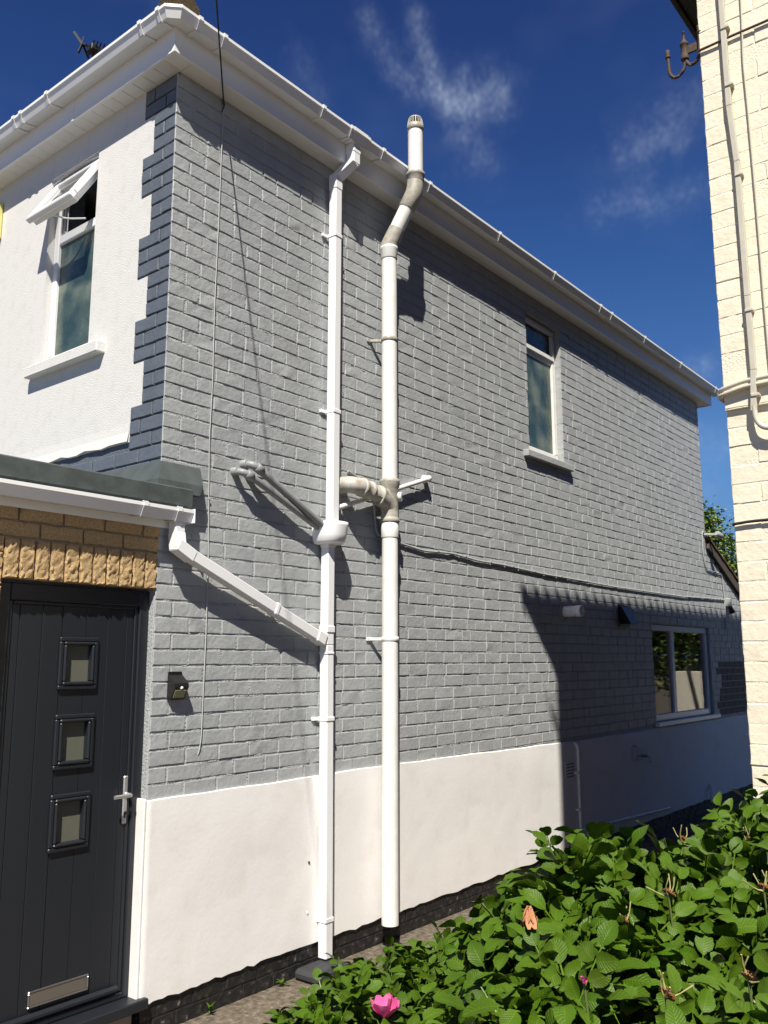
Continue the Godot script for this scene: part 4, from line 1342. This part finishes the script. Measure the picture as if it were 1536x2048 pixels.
func build_neighbour():
	var h := thing("cream_house", "tall cream painted brick house with its corner at the right edge", "house", Vector3(NX, 0, NZ))
	var st := S()
	box(st, Vector3(NX + 0.009, 0, NZ + 0.012), Vector3(NX + 0.3, 2.767, 9.0))
	box(st, Vector3(NX - 0.009, 2.767, NZ + 0.012), Vector3(NX + 0.3, 7.72, 9.0))
	box(st, Vector3(8.0, 0, NZ + 0.3), Vector3(8.2, 7.72, 9.0))
	box(st, Vector3(NX + 0.3, 0, 8.8), Vector3(8.0, 7.72, 9.0))
	box(st, Vector3(NX + 0.0092, 0, NZ - 0.003), Vector3(NX + 0.04, 2.767, NZ + 0.0118))
	box(st, Vector3(NX - 0.0088, 2.767, NZ - 0.003), Vector3(NX + 0.04, 7.72, NZ + 0.0118))
	var wall := part("gable_wall", st, M.cream_joint, h)
	st = S()
	box(st, Vector3(NX + 0.012, 0, NZ), Vector3(8.2, 7.72, NZ + 0.0115))
	box(st, Vector3(NX + 0.3, 0, NZ + 0.0115), Vector3(8.2, 7.72, NZ + 0.3))
	part("passage_wall", st, M.red_brick, h)
	rng.seed = 61
	var c0 := 0.0746
	var n := 0
	for r in range(13, 66):                        # the strip of brickwork that the passage shows
		var y0 := 2.767 + (r - 37) * c0 + 0.004
		var z := NZ - 0.004
		var first := true
		var x: float = NX - 0.009 if y0 >= 2.767 else NX + 0.009
		while z < NZ + 0.62:
			var w := 0.213
			if first and r % 2 == 0: w = 0.103
			first = false
			w += rng.randfn(0, 0.002)
			var t := S()
			var g := rng.randf_range(0.975, 1.02)
			t.set_color(Color(0.80 * g, 0.735 * g, 0.585 * g))
			brick(t, Vector3(x, y0, z), Vector3.BACK, Vector3.UP, Vector3.LEFT, w, c0 - 0.005, 0.0015, 0.02 if z < NZ else 0.0, 0.0005 if rng.randf() < 0.85 else 0.0012, 4, 2, 0.0025)
			part("brick", t, M.cream, wall)
			n += 1
			z += w + rng.randf_range(0.005, 0.007)
	# eaves with pantiles above the passage: they throw the notched shadow on the grey wall
	st = S()
	var ea := [Vector2(NZ - 0.001, 7.68), Vector2(2.375, 7.43), Vector2(2.355, 7.51), Vector2(NZ - 0.001, 7.76)]
	for k in 4:
		var p: Vector2 = ea[k]
		var q: Vector2 = ea[(k + 1) % 4]
		quad(st, Vector3(NX - 0.02, p.y, p.x), Vector3(8.3, p.y, p.x), Vector3(8.3, q.y, q.x), Vector3(NX - 0.02, q.y, q.x))
	for x in [NX - 0.02, 8.3]: quad(st, Vector3(x, ea[0].y, ea[0].x), Vector3(x, ea[1].y, ea[1].x), Vector3(x, ea[2].y, ea[2].x), Vector3(x, ea[3].y, ea[3].x))
	part("eaves_box", st, M.dark_wood, h)
	st = S()
	quad(st, Vector3(NX - 0.05, 7.465, 2.37), Vector3(NX - 0.05, 9.9, 5.9), Vector3(8.3, 9.9, 5.9), Vector3(8.3, 7.465, 2.37))
	quad(st, Vector3(NX - 0.05, 9.9, 5.9), Vector3(NX - 0.05, 7.465, 9.43), Vector3(8.3, 7.465, 9.43), Vector3(8.3, 9.9, 5.9))
	tri(st, Vector3(NX + 0.02, 7.72, 2.8), Vector3(NX + 0.02, 9.85, 5.9), Vector3(NX + 0.02, 7.72, 9.0))
	var roof := part("roof", st, M.tile, h)
	for k in 38:
		var t := S()
		var x := NX - 0.02 + k * 0.2
		tube(t, [Vector3(x + 0.07, 7.462, 2.345), Vector3(x + 0.07, 7.75, 2.76)], [0.046, 0.046], 10)
		part("pantile", t, M.tile, roof)
	st = S()
	tube(st, [Vector3(NX - 0.04, 7.40, 2.40), Vector3(NX - 0.045, 7.56, 2.36)], [0.02, 0.008], 8)
	part("finial", st, M.tile, roof)
	# a lower pent soffit along the passage side
	st = S()
	box(st, Vector3(1.36, 5.555, 2.31), Vector3(8.1, 5.60, NZ - 0.002))
	beam(st, Vector3(1.33, 5.60, 2.305), Vector3(8.12, 5.60, 2.305), 0.03, 0.12, 0.004)
	quad(st, Vector3(1.33, 5.66, 2.29), Vector3(1.33, 5.95, NZ - 0.002), Vector3(8.12, 5.95, NZ - 0.002), Vector3(8.12, 5.66, 2.29))
	part("pent_roof", st, M.dark_wood, h)
	# ---- iron telephone bracket, twice: in view and higher up, where its shadow comes from
	for y in [0.0, 2.82]:
		var b := thing("iron_bracket", ("rusty iron insulator bracket with two hooked arms on the cream corner" if y == 0.0 else "rusty iron bracket high on the cream corner above the picture"), "bracket", Vector3(NX, 4.36 + y, NZ), "insulator brackets")
		var o := Vector3(0, y, 0)
		st = S()
		box(st, o + Vector3(NX + 0.004, 4.355, 2.70), o + Vector3(NX + 0.014, 4.395, NZ + 0.0), 0.002)
		part("plate", st, M.rust, b)
		st = S()
		lathe(st, o + Vector3(NX + 0.008, 4.335, 2.697), Vector3.UP, [Vector2(0.016, 0), Vector2(0.018, 0.008), Vector2(0.015, 0.012), Vector2(0.015, 0.065), Vector2(0.018, 0.068), Vector2(0.018, 0.076), Vector2(0.013, 0.082), Vector2(0.006, 0.095), Vector2(0.0045, 0.125), Vector2(0.007, 0.127), Vector2(0.006, 0.132)], 14)
		part("socket", st, M.rust, b)
		st = S()
		var m := o + Vector3(NX + 0.008, 4.34, 2.697)
		tube(st, smooth_path([m, m + Vector3(0, -0.05, -0.002), m + Vector3(-0.004, -0.082, -0.04), m + Vector3(-0.006, -0.055, -0.068), m + Vector3(-0.006, 0.055, -0.07)], 0.03, 5), 0.0072, 10)
		part("arm", st, M.rust, b)
		st = S()
		tube(st, smooth_path([m, m + Vector3(0.0, -0.035, 0.01), m + Vector3(-0.01, -0.055, 0.035), m + Vector3(-0.012, -0.03, 0.066), m + Vector3(-0.012, 0.105, 0.07)], 0.03, 5), 0.0072, 10)
		part("arm", st, M.rust, b)
		for q in [m + Vector3(-0.006, 0.03, -0.07), m + Vector3(-0.012, 0.08, 0.07)]:
			st = S()
			lathe(st, q, Vector3.UP, [Vector2(0.008, 0), Vector2(0.0115, 0.002), Vector2(0.0115, 0.006), Vector2(0.008, 0.009), Vector2(0.0085, 0.012), Vector2(0.0085, 0.036), Vector2(0.006, 0.038)], 12)
			part("pin", st, M.rust, b)
	# ---- conduit and cables on the cream wall
	var c := thing("wall_conduit", "flat cream conduit running down the cream wall and bending right", "conduit", Vector3(NX - 0.02, 2.7, 2.87))
	st = S()
	var xs := NX - 0.029
	var path := [Vector3(xs, 4.75, 2.872), Vector3(xs, 4.02, 2.871), Vector3(xs, 3.77, 2.885), Vector3(xs, 3.2, 2.886), Vector3(xs, 2.9, 2.888), Vector3(xs, 2.74, 2.878)]
	for k in path.size() - 1: beam(st, path[k], path[k + 1], 0.017, 0.022, 0.002, Vector3.BACK)
	part("trunking", st, M.cream_pipe, c)
	st = S()
	tube(st, smooth_path([Vector3(xs, 2.76, 2.879), Vector3(xs, 2.665, 2.886), Vector3(xs, 2.655, 3.4)], 0.06, 7), 0.0105, 12)
	part("bend", st, M.cream_pipe, c)
	for y in [4.37, 4.11, 3.71, 3.14, 2.80]:
		st = S()
		box(st, Vector3(xs - 0.013, y - 0.006, 2.862 + (0.012 if y < 3.9 else 0.0)), Vector3(NX - 0.012, y + 0.006, 2.895 + (0.010 if y < 3.9 else 0.0)), 0.002)
		part("saddle", st, M.cream_pipe, c)
	cable("cream_lead", "thin cream cable hanging down beside the flat conduit", [Vector3(NX - 0.022, 4.75, 2.95), Vector3(NX - 0.022, 4.42, 2.945), Vector3(NX - 0.021, 4.2, 2.936), Vector3(NX - 0.021, 3.95, 2.940), Vector3(NX - 0.021, 3.6, 2.943), Vector3(NX - 0.021, 3.2, 2.943), Vector3(NX - 0.021, 2.9, 2.945)], 0.0035, M.cream_pipe, 0.05)
	cable("black_lead", "straight dark cable crossing the cream wall from the iron bracket", [Vector3(NX - 0.02, 4.327, NZ - 0.01), Vector3(NX - 0.022, 4.329, 2.9), Vector3(NX - 0.022, 4.328, 3.6)], 0.0055, M.rust, 0.01)
	cable("corner_pipe", "upper of two cream pipes bending round the cream corner", [Vector3(NX + 0.25, 2.845, NZ - 0.02), Vector3(NX - 0.028, 2.845, NZ - 0.018), Vector3(NX - 0.028, 2.865, 2.85), Vector3(NX - 0.022, 2.872, 3.5)], 0.0095, M.cream_pipe, 0.03, 0.0, "pipe")
	cable("corner_pipe", "lower of two cream pipes bending round the cream corner", [Vector3(NX + 0.25, 2.822, NZ - 0.024), Vector3(NX - 0.03, 2.822, NZ - 0.022), Vector3(NX - 0.03, 2.842, 2.85), Vector3(NX - 0.022, 2.85, 3.5)], 0.0085, M.cream_pipe, 0.03, 0.0, "pipe")
	cable("low_lead", "dark cable wrapping the cream corner above the lean-to's height", [Vector3(NX + 0.2, 2.316, NZ - 0.008), Vector3(NX - 0.004, 2.318, NZ - 0.008), Vector3(NX - 0.004, 2.323, 2.83), Vector3(NX - 0.003, 2.323, 3.5)], 0.0055, M.cable_black, 0.015)
	# ---- what the kitchen window mirrors: a cream garden wall far down the passage
	var gw := thing("garden_wall", "sunlit cream garden wall mirrored in the lower window", "wall", Vector3(16.0, 0, 3.0))
	st = S()
	st.set_color(Color(0.84, 0.79, 0.655))
	box(st, Vector3(16.0, 0, 2.2), Vector3(16.2, 1.55, 3.16), 0.01)
	part("masonry", st, M.cream, gw)
	st = S()
	beam(st, Vector3(15.97, 0.0, 2.95), Vector3(15.97, 1.75, 2.95), 0.06, 0.05)
	beam(st, Vector3(15.97, 0.1, 2.6), Vector3(15.97, 1.7, 2.9), 0.05, 0.05, 0.0, Vector3.RIGHT)
	part("timber", st, M.dark_wood, gw)

# ------------------------------------------------------------------ plants
var leaf_meshes := []

func leaflet(st: SurfaceTool, base: Transform3D, length: float, width: float, fold: float, arch: float, tint: Color):
	var n := 9
	var mid := []
	var left := []
	var right := []
	for k in n + 1:
		var t := float(k) / n
		var w := width * 0.5 * pow(sin(PI * pow(t, 0.86)), 0.62) if k > 0 and k < n else 0.0
		w *= 1.0 + (0.025 if k % 2 == 0 else -0.025)
		var z := length * t
		var y := -arch * length * pow(t, 1.7)
		mid.append(Vector3(0, y, z))
		var up := fold * w
		var curl := (0.03 if k % 2 == 0 else -0.03) * w + 0.20 * w * sin(t * 5.0 + length * 900.0)
		left.append(Vector3(-w, y + up + curl, z + w * 0.12 + (0.012 * length if k % 2 == 0 else -0.008 * length)))
		right.append(Vector3(w, y + up - curl, z + w * 0.12 + (0.012 * length if k % 2 == 0 else -0.008 * length)))
	st.set_smooth_group(1)
	for k in n:
		for side in 2:
			var E: Array = left if side == 0 else right
			var u := 0.0 if side == 0 else 1.0
			var q := [[mid[k], Vector2(0.5, float(k) / n)], [E[k], Vector2(u, float(k) / n)], [E[k + 1], Vector2(u, float(k + 1) / n)], [mid[k + 1], Vector2(0.5, float(k + 1) / n)]]
			var order := [0, 1, 2, 0, 2, 3] if side == 1 else [0, 2, 1, 0, 3, 2]
			if k == 0: order = [0, 2, 3] if side == 1 else [0, 3, 2]
			elif k == n - 1: order = [0, 1, 2] if side == 1 else [0, 2, 1]
			for i in order:
				st.set_color(tint)
				st.set_uv(q[i][1])
				st.add_vertex(base * q[i][0])

func make_leaf(seed_: int) -> ArrayMesh:
	# a pinnate rose leaf: five or seven leaflets on a stalk along +z, upper side +y
	rng.seed = seed_
	var st := S()
	var pairs := 2 if seed_ % 3 > 0 else 3
	var rachis := 0.030 * pairs + 0.018
	var g := rng.randf_range(0.85, 1.15)
	var droop := rng.randf_range(0.1, 0.5)
	for k in pairs:
		var z := 0.024 + k * 0.030
		for s in [-1.0, 1.0]:
			var tint := Color(g * rng.randf_range(0.85, 1.2), g * rng.randf_range(0.9, 1.12), g * rng.randf_range(0.8, 1.1))
			var b := Basis(Vector3.UP, s * deg_to_rad(rng.randf_range(52, 72))) * Basis(Vector3.BACK, -s * rng.randf_range(-0.15, 0.35)) * Basis(Vector3.RIGHT, rng.randf_range(-0.3, 0.2))
			leaflet(st, Transform3D(b, Vector3(s * 0.002, -droop * z * z * 4.0, z)), rng.randf_range(0.033, 0.043), rng.randf_range(0.024, 0.031), rng.randf_range(0.05, 0.45), rng.randf_range(0.1, 0.95), tint)
	var b2 := Basis(Vector3.RIGHT, rng.randf_range(0.0, 0.4))
	leaflet(st, Transform3D(b2, Vector3(0, -droop * rachis * rachis * 4.0, rachis)), rng.randf_range(0.038, 0.048), rng.randf_range(0.028, 0.035), rng.randf_range(0.1, 0.4), rng.randf_range(0.2, 0.7), Color(g, g * 1.02, g))
	st.set_color(Color(1.4, 1.15, 1.0))
	st.set_uv(Vector2(0.5, 0.5))
	for k in 3:                                    # stalk
		var z0 := rachis * k / 3.0
		var z1 := rachis * (k + 1) / 3.0
		var p0 := Vector3(0, -droop * z0 * z0 * 4.0 - 0.001, z0)
		var p1 := Vector3(0, -droop * z1 * z1 * 4.0 - 0.001, z1)
		var e := Vector3(0.0013, 0, 0)
		for q in [[p0 - e, p1 - e, p1 + e], [p0 - e, p1 + e, p0 + e]]:
			for v in q: st.add_vertex(v)
	return done(st, true)

func shoot_basis(dir: Vector3, spin: float) -> Basis:
	var y := dir.normalized()
	var x := y.cross(Vector3(0.2, 0.1, 1.0)).normalized()
	return Basis(x, y, x.cross(y)) * Basis(Vector3.UP, spin)

func build_shrub(label: String, foot: Vector3, mounds: Array, shoots: int, seed_: int, blooms: Array):
	var o := thing("rose_shrub", label, "shrub", foot, "rose shrubs")
	rng.seed = seed_
	var spots := []
	var total := 0.0
	for m in mounds: total += m[1].x * m[1].z
	var tips := []
	var tries := 0
	while tips.size() < shoots and tries < shoots * 30:
		tries += 1
		var pick := rng.randf() * total
		var m: Array = mounds[0]
		for q in mounds:
			pick -= q[1].x * q[1].z
			if pick <= 0.0:
				m = q; break
		var d := Vector3(rng.randfn(), absf(rng.randfn()) - 0.25, rng.randfn()).normalized()
		var shell := 1.0 - absf(rng.randfn(0.0, 0.10))
		if rng.randf() < 0.25: shell = rng.randf_range(0.5, 0.9)
		var p: Vector3 = m[0] + d * m[1] * shell * (1.0 + 0.10 * sin(d.x * 9.0 + m[0].x * 20.0) * cos(d.z * 8.0))
		var inside := false
		for q in mounds:
			if q == m: continue
			var e: Vector3 = (p - q[0]) / q[1]
			if e.length() < 0.80: inside = true
		if inside: continue
		tips.append([p, (d / m[1]).normalized(), m])
	var places := []
	for t in tips:
		var dir: Vector3 = (t[1] * 0.7 + Vector3(0, 0.75, 0) + Vector3(rng.randfn(), rng.randfn(), rng.randfn()) * 0.22).normalized()
		var n := rng.randi_range(5, 7)
		var spin := rng.randf() * TAU
		for k in n:
			var lift := deg_to_rad(lerpf(62.0, 5.0, float(k) / n) + rng.randfn(0.0, 9.0))
			var b := shoot_basis(dir, spin + k * 2.4) * Basis(Vector3.RIGHT, -lift)
			var size := lerpf(0.62, 1.08, minf(1.0, (k + 1.0) / 4.0)) * rng.randf_range(0.85, 1.12)
			places.append([Transform3D(b.scaled_local(Vector3.ONE * size), t[0] - dir * 0.016 * k), rng.randi() % leaf_meshes.size()])
	places.sort_custom(func(a, c): return a[0].origin.distance_to(CAM) - 0.25 * a[0].origin.y < c[0].origin.distance_to(CAM) - 0.25 * c[0].origin.y)
	var rest := []
	for v in leaf_meshes.size(): rest.append([])
	for i in places.size():
		var q: Array = places[i]
		if i < 300:
			var l := MeshInstance3D.new()
			l.name = "leaf"
			l.mesh = leaf_meshes[q[1]]
			l.material_override = M.leaf
			o.add_child(l, true)
			l.transform = Transform3D(q[0].basis, q[0].origin - foot)
		else: rest[q[1]].append(Transform3D(q[0].basis, q[0].origin - foot))
	# the leaves behind them as one mass
	var mass := S()
	mass.set_material(M.leaf)
	for v in leaf_meshes.size():
		for x in rest[v]: mass.append_from(leaf_meshes[v], 0, x)
	var mm := MeshInstance3D.new()
	mm.name = "foliage"
	mm.mesh = mass.commit()
	mm.material_override = M.leaf
	o.add_child(mm)
	mm.set_meta("kind", "stuff")
	# canes
	for k in mounds.size() * 5:
		var t: Array = tips[rng.randi() % tips.size()]
		var st := S()
		var g := Vector3(foot.x + rng.randfn(0, 0.07), 0.0, foot.z + rng.randfn(0, 0.07))
		var p: Vector3 = t[0]
		tube(st, [g, g.lerp(p, 0.4) + Vector3(rng.randfn(0, 0.04), 0.1, rng.randfn(0, 0.04)), g.lerp(p, 0.8) + Vector3(0, 0.05, 0), p], [0.008, 0.006, 0.004, 0.002], 6)
		part("cane", st, M.stem if k % 2 == 0 else M.bark, o)
	for q in tips:                                  # green tips
		if rng.randf() < 0.5: continue
		var st := S()
		tube(st, [q[0] - Vector3(0, 0.10, 0), q[0]], [0.003, 0.0016], 5)
		part("shoot", st, M.stem, o)
	for q in blooms: bloom(o, q[0], q[1])

func petal_shape(st: SurfaceTool, b: Basis, at: Vector3, length: float, width: float, cup: float):
	var n := 4
	var rows := []
	for j in n + 1:
		var t := float(j) / n
		var w := width * (0.35 + 0.65 * sin(PI * 0.5 * t)) * (1.0 if j < n else 0.72)
		var row := []
		for i in 5:
			var s := i / 2.0 - 1.0
			row.append(at + b * Vector3(s * w * 0.5, cup * (t * t + s * s * 0.25) * length + rng.randfn(0, 0.0012), length * t - (0.12 * length if j == n and i == 2 else 0.0)))
		rows.append(row)
	rings(st, rows, false, false)

func bloom(o: Node3D, p: Vector3, kind: String):
	var st := S()
	var local := p - Vector3(0, 0.03 if kind == "head" else 0.0, 0)
	if kind == "open":                              # an open pink rose
		for k in 7:
			var b := Basis(Vector3.UP, k * TAU / 5.0 + (0.4 if k > 4 else 0.0)) * Basis(Vector3.RIGHT, -0.45 - 0.25 * (k % 3))
			petal_shape(st, b, local, 0.044, 0.044, 0.2 + 0.1 * (k % 2))
		part("flower", st, M.petal, o, "open pink rose")
	elif kind == "bud":
		for k in 5:
			var b := Basis(Vector3(0.4, 0, 0.6).normalized(), 1.2) * Basis(Vector3.UP, k * TAU / 5.0) * Basis(Vector3.RIGHT, -1.25)
			petal_shape(st, b, local, 0.010, 0.009, 0.1)
		part("flower", st, M.petal, o, "small half-open pink rose")
	elif kind == "dry":                             # hanging withered petals
		for k in 6:
			var b := Basis(Vector3.UP, k * 1.1) * Basis(Vector3.RIGHT, 0.9 + 0.2 * (k % 3))
			petal_shape(st, b, local, 0.022 + 0.008 * (k % 2), 0.018, -0.25 + 0.2 * (k % 3))
		part("withered_flower", st, M.petal_dry, o, "withered orange petals hanging down")
	else:                                           # brown head of stamens with long sepals
		var tilt := Basis(Vector3(0.4, 0.0, -0.9).normalized(), rng.randf_range(0.4, 1.0))
		for k in 44:
			var a := k * 2.4
			var d := tilt * Vector3(cos(a) * sqrt(k / 44.0), 0.34, sin(a) * sqrt(k / 44.0)).normalized()
			tube(st, [local, local + d * rng.randf_range(0.007, 0.0105), local + d * 0.0115], [0.0009, 0.0008, 0.0013], 4)
		lathe(st, local, tilt * Vector3.UP, [Vector2(0.004, 0.0), Vector2(0.0045, 0.004), Vector2(0.002, 0.0065)], 10)
		part("seed_head", st, M.stamen, o, "brown spent rose head")
		st = S()
		for k in 4:
			var b := Basis(Vector3.UP, k * TAU / 4.0 + p.x * 9.0) * Basis(Vector3.RIGHT, -0.35 + 0.6 * sin(k * 2.1 + p.z * 7.0))
			tube(st, [local, local + b * Vector3(0, 0.001, 0.008), local + b * Vector3(0.002, 0.006, 0.017), local + b * Vector3(0.006, 0.016, 0.024 + 0.004 * (k % 3))], [0.002, 0.0014, 0.0008, 0.0012], 5)
		part("sepals", st, M.sepal, o)
	st = S()
	tube(st, [local, local + Vector3(0.004, -0.05, 0.003), local + Vector3(0.012, -0.16, 0.008)], [0.0016, 0.0018, 0.002], 6)
	part("flower_stalk", st, M.stem, o)

func build_tree(label: String, at: Vector3, height: float, blobs: Array, leaves: int, size: float, seed_: int):
	var o := thing("garden_tree", label, "tree", at, "trees beyond the passage")
	rng.seed = seed_
	var st := S()
	tube(st, [at, at + Vector3(0.05, height * 0.35, 0), at + Vector3(0, height * 0.7, 0.05)], [0.16, 0.11, 0.05], 10)
	part("trunk", st, M.bark, o)
	for q in blobs:
		st = S()
		tube(st, [at + Vector3(0, height * 0.35, 0), at.lerp(q[0], 0.6) + Vector3(0, height * 0.25, 0), q[0]], [0.07, 0.04, 0.012], 7)
		part("branch", st, M.bark, o)
	var card := S()                                 # one folded leaf
	card.set_smooth_group(1)
	for q in [[Vector3(0, 0, 0), Vector3(0.3, 0.06, 0.45), Vector3(0, 0, 0.5)], [Vector3(0, 0, 0.5), Vector3(0.3, 0.06, 0.45), Vector3(0, -0.06, 1)], [Vector3(0, 0, 0), Vector3(0, 0, 0.5), Vector3(-0.3, 0.06, 0.45)], [Vector3(0, 0, 0.5), Vector3(0, -0.06, 1), Vector3(-0.3, 0.06, 0.45)]]:
		for v in q: card.add_vertex(v)
	var mm := MultiMesh.new()
	mm.transform_format = MultiMesh.TRANSFORM_3D
	mm.use_colors = true
	mm.mesh = done(card)
	mm.instance_count = leaves
	var twigs := []
	for k in leaves / 14:
		var q: Array = blobs[rng.randi() % blobs.size()]
		var d := Vector3(rng.randfn(), rng.randfn(), rng.randfn()).normalized()
		twigs.append([q[0] + d * q[1] * pow(rng.randf(), 0.45), d])
	for i in leaves:
		var t: Array = twigs[i % twigs.size()]
		var p: Vector3 = t[0] + Vector3(rng.randfn(), rng.randfn(), rng.randfn()) * size * 1.3
		var b := Basis(Vector3.UP, rng.randf() * TAU) * Basis(Vector3.RIGHT, rng.randf_range(-0.9, 0.9)) * Basis(Vector3.BACK, rng.randf_range(-0.8, 0.8))
		mm.set_instance_transform(i, Transform3D(b.scaled(Vector3.ONE * size * rng.randf_range(0.7, 1.3)), p - at))
		var g := rng.randf_range(0.7, 1.35)
		mm.set_instance_color(i, Color(g * rng.randf_range(0.85, 1.25), g, g * 0.9))
	var c := MultiMeshInstance3D.new()
	c.name = "crown"
	c.multimesh = mm
	c.material_override = M.tree_leaf
	o.add_child(c)
	c.set_meta("kind", "stuff")

func build_plants():
	for k in 9: leaf_meshes.append(make_leaf(100 + k))
	build_shrub("low leafy rose shrub in front of the soil stack", Vector3(-0.8, 0, 2.35), [[Vector3(-0.84, 0.74, 2.31), Vector3(0.31, 0.29, 0.25)], [Vector3(-1.12, 0.74, 2.40), Vector3(0.28, 0.29, 0.27)], [Vector3(-0.62, 0.70, 2.26), Vector3(0.18, 0.28, 0.18)]], 400, 5,
		[[Vector3(-1.176, 1.03, 2.479), "open"], [Vector3(-0.868, 1.0, 2.18), "dry"], [Vector3(-0.868, 1.0, 2.24), "dry"], [Vector3(-0.569, 1.0, 2.216), "head"], [Vector3(-1.028, 0.95, 2.146), "dry"]])
	build_shrub("taller rose shrub with withered orange petals at the shadow's edge", Vector3(-1.35, 0, 3.2), [[Vector3(-1.38, 1.18, 3.10), Vector3(0.24, 0.28, 0.2)], [Vector3(-1.58, 1.14, 3.20), Vector3(0.22, 0.25, 0.2)], [Vector3(-1.2, 1.15, 3.2), Vector3(0.25, 0.27, 0.22)]], 400, 6,
		[[Vector3(-1.63, 1.46, 3.112), "dry"], [Vector3(-1.524, 1.46, 3.207), "head"], [Vector3(-1.741, 1.42, 3.25), "bud"], [Vector3(-1.411, 1.48, 3.232), "head"]])
	build_shrub("largest rose shrub with spent brown heads at the right edge", Vector3(-1.0, 0, 3.5), [[Vector3(-0.85, 1.2, 3.32), Vector3(0.36, 0.32, 0.26)], [Vector3(-1.35, 1.13, 3.50), Vector3(0.34, 0.31, 0.24)], [Vector3(-1.70, 1.10, 3.50), Vector3(0.22, 0.30, 0.2)]], 560, 7,
		[[Vector3(-1.099, 1.5, 3.141), "head"], [Vector3(-1.032, 1.5, 3.242), "head"], [Vector3(-1.646, 1.46, 3.419), "head"], [Vector3(-1.705, 1.44, 3.339), "head"], [Vector3(-1.331, 1.49, 3.351), "head"]])
	build_tree("tall tree with loose green crown beyond the lean-to roof", Vector3(16.8, 0, -2.5), 4.6, [[Vector3(16.5, 4.75, -2.62), Vector3(0.5, 0.42, 0.34)], [Vector3(16.5, 4.15, -2.4), Vector3(0.7, 0.5, 0.42)], [Vector3(16.6, 3.7, -2.05), Vector3(0.7, 0.5, 0.42)], [Vector3(16.5, 3.3, -2.4), Vector3(0.8, 0.7, 0.6)], [Vector3(16.5, 3.9, -2.9), Vector3(0.8, 0.9, 0.5)]], 7500, 0.09, 11)
	build_tree("leafy tree standing behind the cream garden wall, mirrored in the lower window", Vector3(18.6, 0, 3.2), 5.0, [[Vector3(18.2, 2.0, 3.9), Vector3(0.7, 0.9, 1.1)], [Vector3(18.4, 2.6, 3.2), Vector3(0.7, 0.9, 0.9)], [Vector3(18.4, 4.0, 4.0), Vector3(1.2, 1.4, 1.4)], [Vector3(18.2, 3.6, 2.2), Vector3(1.0, 1.3, 1.0)], [Vector3(18.3, 2.7, 4.5), Vector3(0.7, 0.9, 0.7)]], 15000, 0.13, 12)
	build_tree("darker broad tree right of the mirrored one, seen only in the lower window", Vector3(18.0, 0, 6.6), 5.0, [[Vector3(17.8, 2.4, 5.6), Vector3(1.2, 2.0, 1.2)], [Vector3(17.8, 3.0, 7.0), Vector3(1.4, 2.2, 1.4)], [Vector3(17.9, 5.2, 6.2), Vector3(1.3, 1.4, 1.6)]], 8000, 0.17, 13)
	# weeds at the foot of the wall
	for q in [Vector3(0.93, 0.0, 0.04), Vector3(0.42, 0.0, 0.03)]:
		var o := thing("weed", ("small weed beside the gully at the foot of the black course" if q.x > 0.6 else "tiny weed at the wall's foot near the door step"), "weed", q)
		rng.seed = int(q.x * 100)
		for k in 9:
			var st := S()
			var b := Basis(Vector3.UP, k * 2.4) * Basis(Vector3.RIGHT, rng.randf_range(-1.3, -0.4))
			leaflet(st, Transform3D(b, q + Vector3(0, rng.randf_range(0, 0.03), 0)), rng.randf_range(0.025, 0.05), 0.014, 0.3, 0.3, Color(1.5, 1.4, 1.2))
			part("leaf", done(st, true), M.leaf, o)

func build_ground():
	var st := S()
	quad(st, Vector3(-150, 0, 150), Vector3(150, 0, 150), Vector3(150, 0, -150), Vector3(-150, 0, -150))
	struct("ground", st, M.ground, "brown worn concrete path and yard beside the house")
	st = S()
	box(st, Vector3(-2.2, -0.02, 1.75), Vector3(0.2, 0.03, 4.2), 0.02)
	struct("flower_bed", st, M.soil, "dark soil of the bed the rose shrubs grow in")

func _ready():
	# ---- camera, sky, sun
	var cam := Camera3D.new()
	cam.name = "camera"
	cam.fov = 61.1
	cam.near = 0.05
	cam.far = 500.0
	add_child(cam)
	cam.position = CAM
	cam.rotation_degrees = Vector3(9.645, -51.131, -0.097)
	cam.current = true
	var env := Environment.new()
	env.background_mode = Environment.BG_SKY
	env.sky = make_sky()
	env.tonemap_mode = Environment.TONE_MAPPER_LINEAR
	env.tonemap_exposure = EXPOSURE
	env.sdfgi_enabled = true
	env.ssao_enabled = true
	env.ssil_enabled = true
	var we := WorldEnvironment.new()
	we.name = "environment"
	we.environment = env
	add_child(we)
	var sun := DirectionalLight3D.new()
	sun.name = "sun"
	sun.light_energy = 1.6
	sun.light_color = Color(1.0, 0.972, 0.92)
	sun.light_angular_distance = 0.53
	sun.shadow_enabled = true
	add_child(sun)
	sun.look_at_from_position(Vector3.ZERO, SUN.normalized(), Vector3.UP)
	# ---- the place
	make_materials()
	build_ground()
	build_house()
	build_neighbour()
	build_porch()
	build_gutters()
	build_pipes()
	build_fittings()
	build_plants()
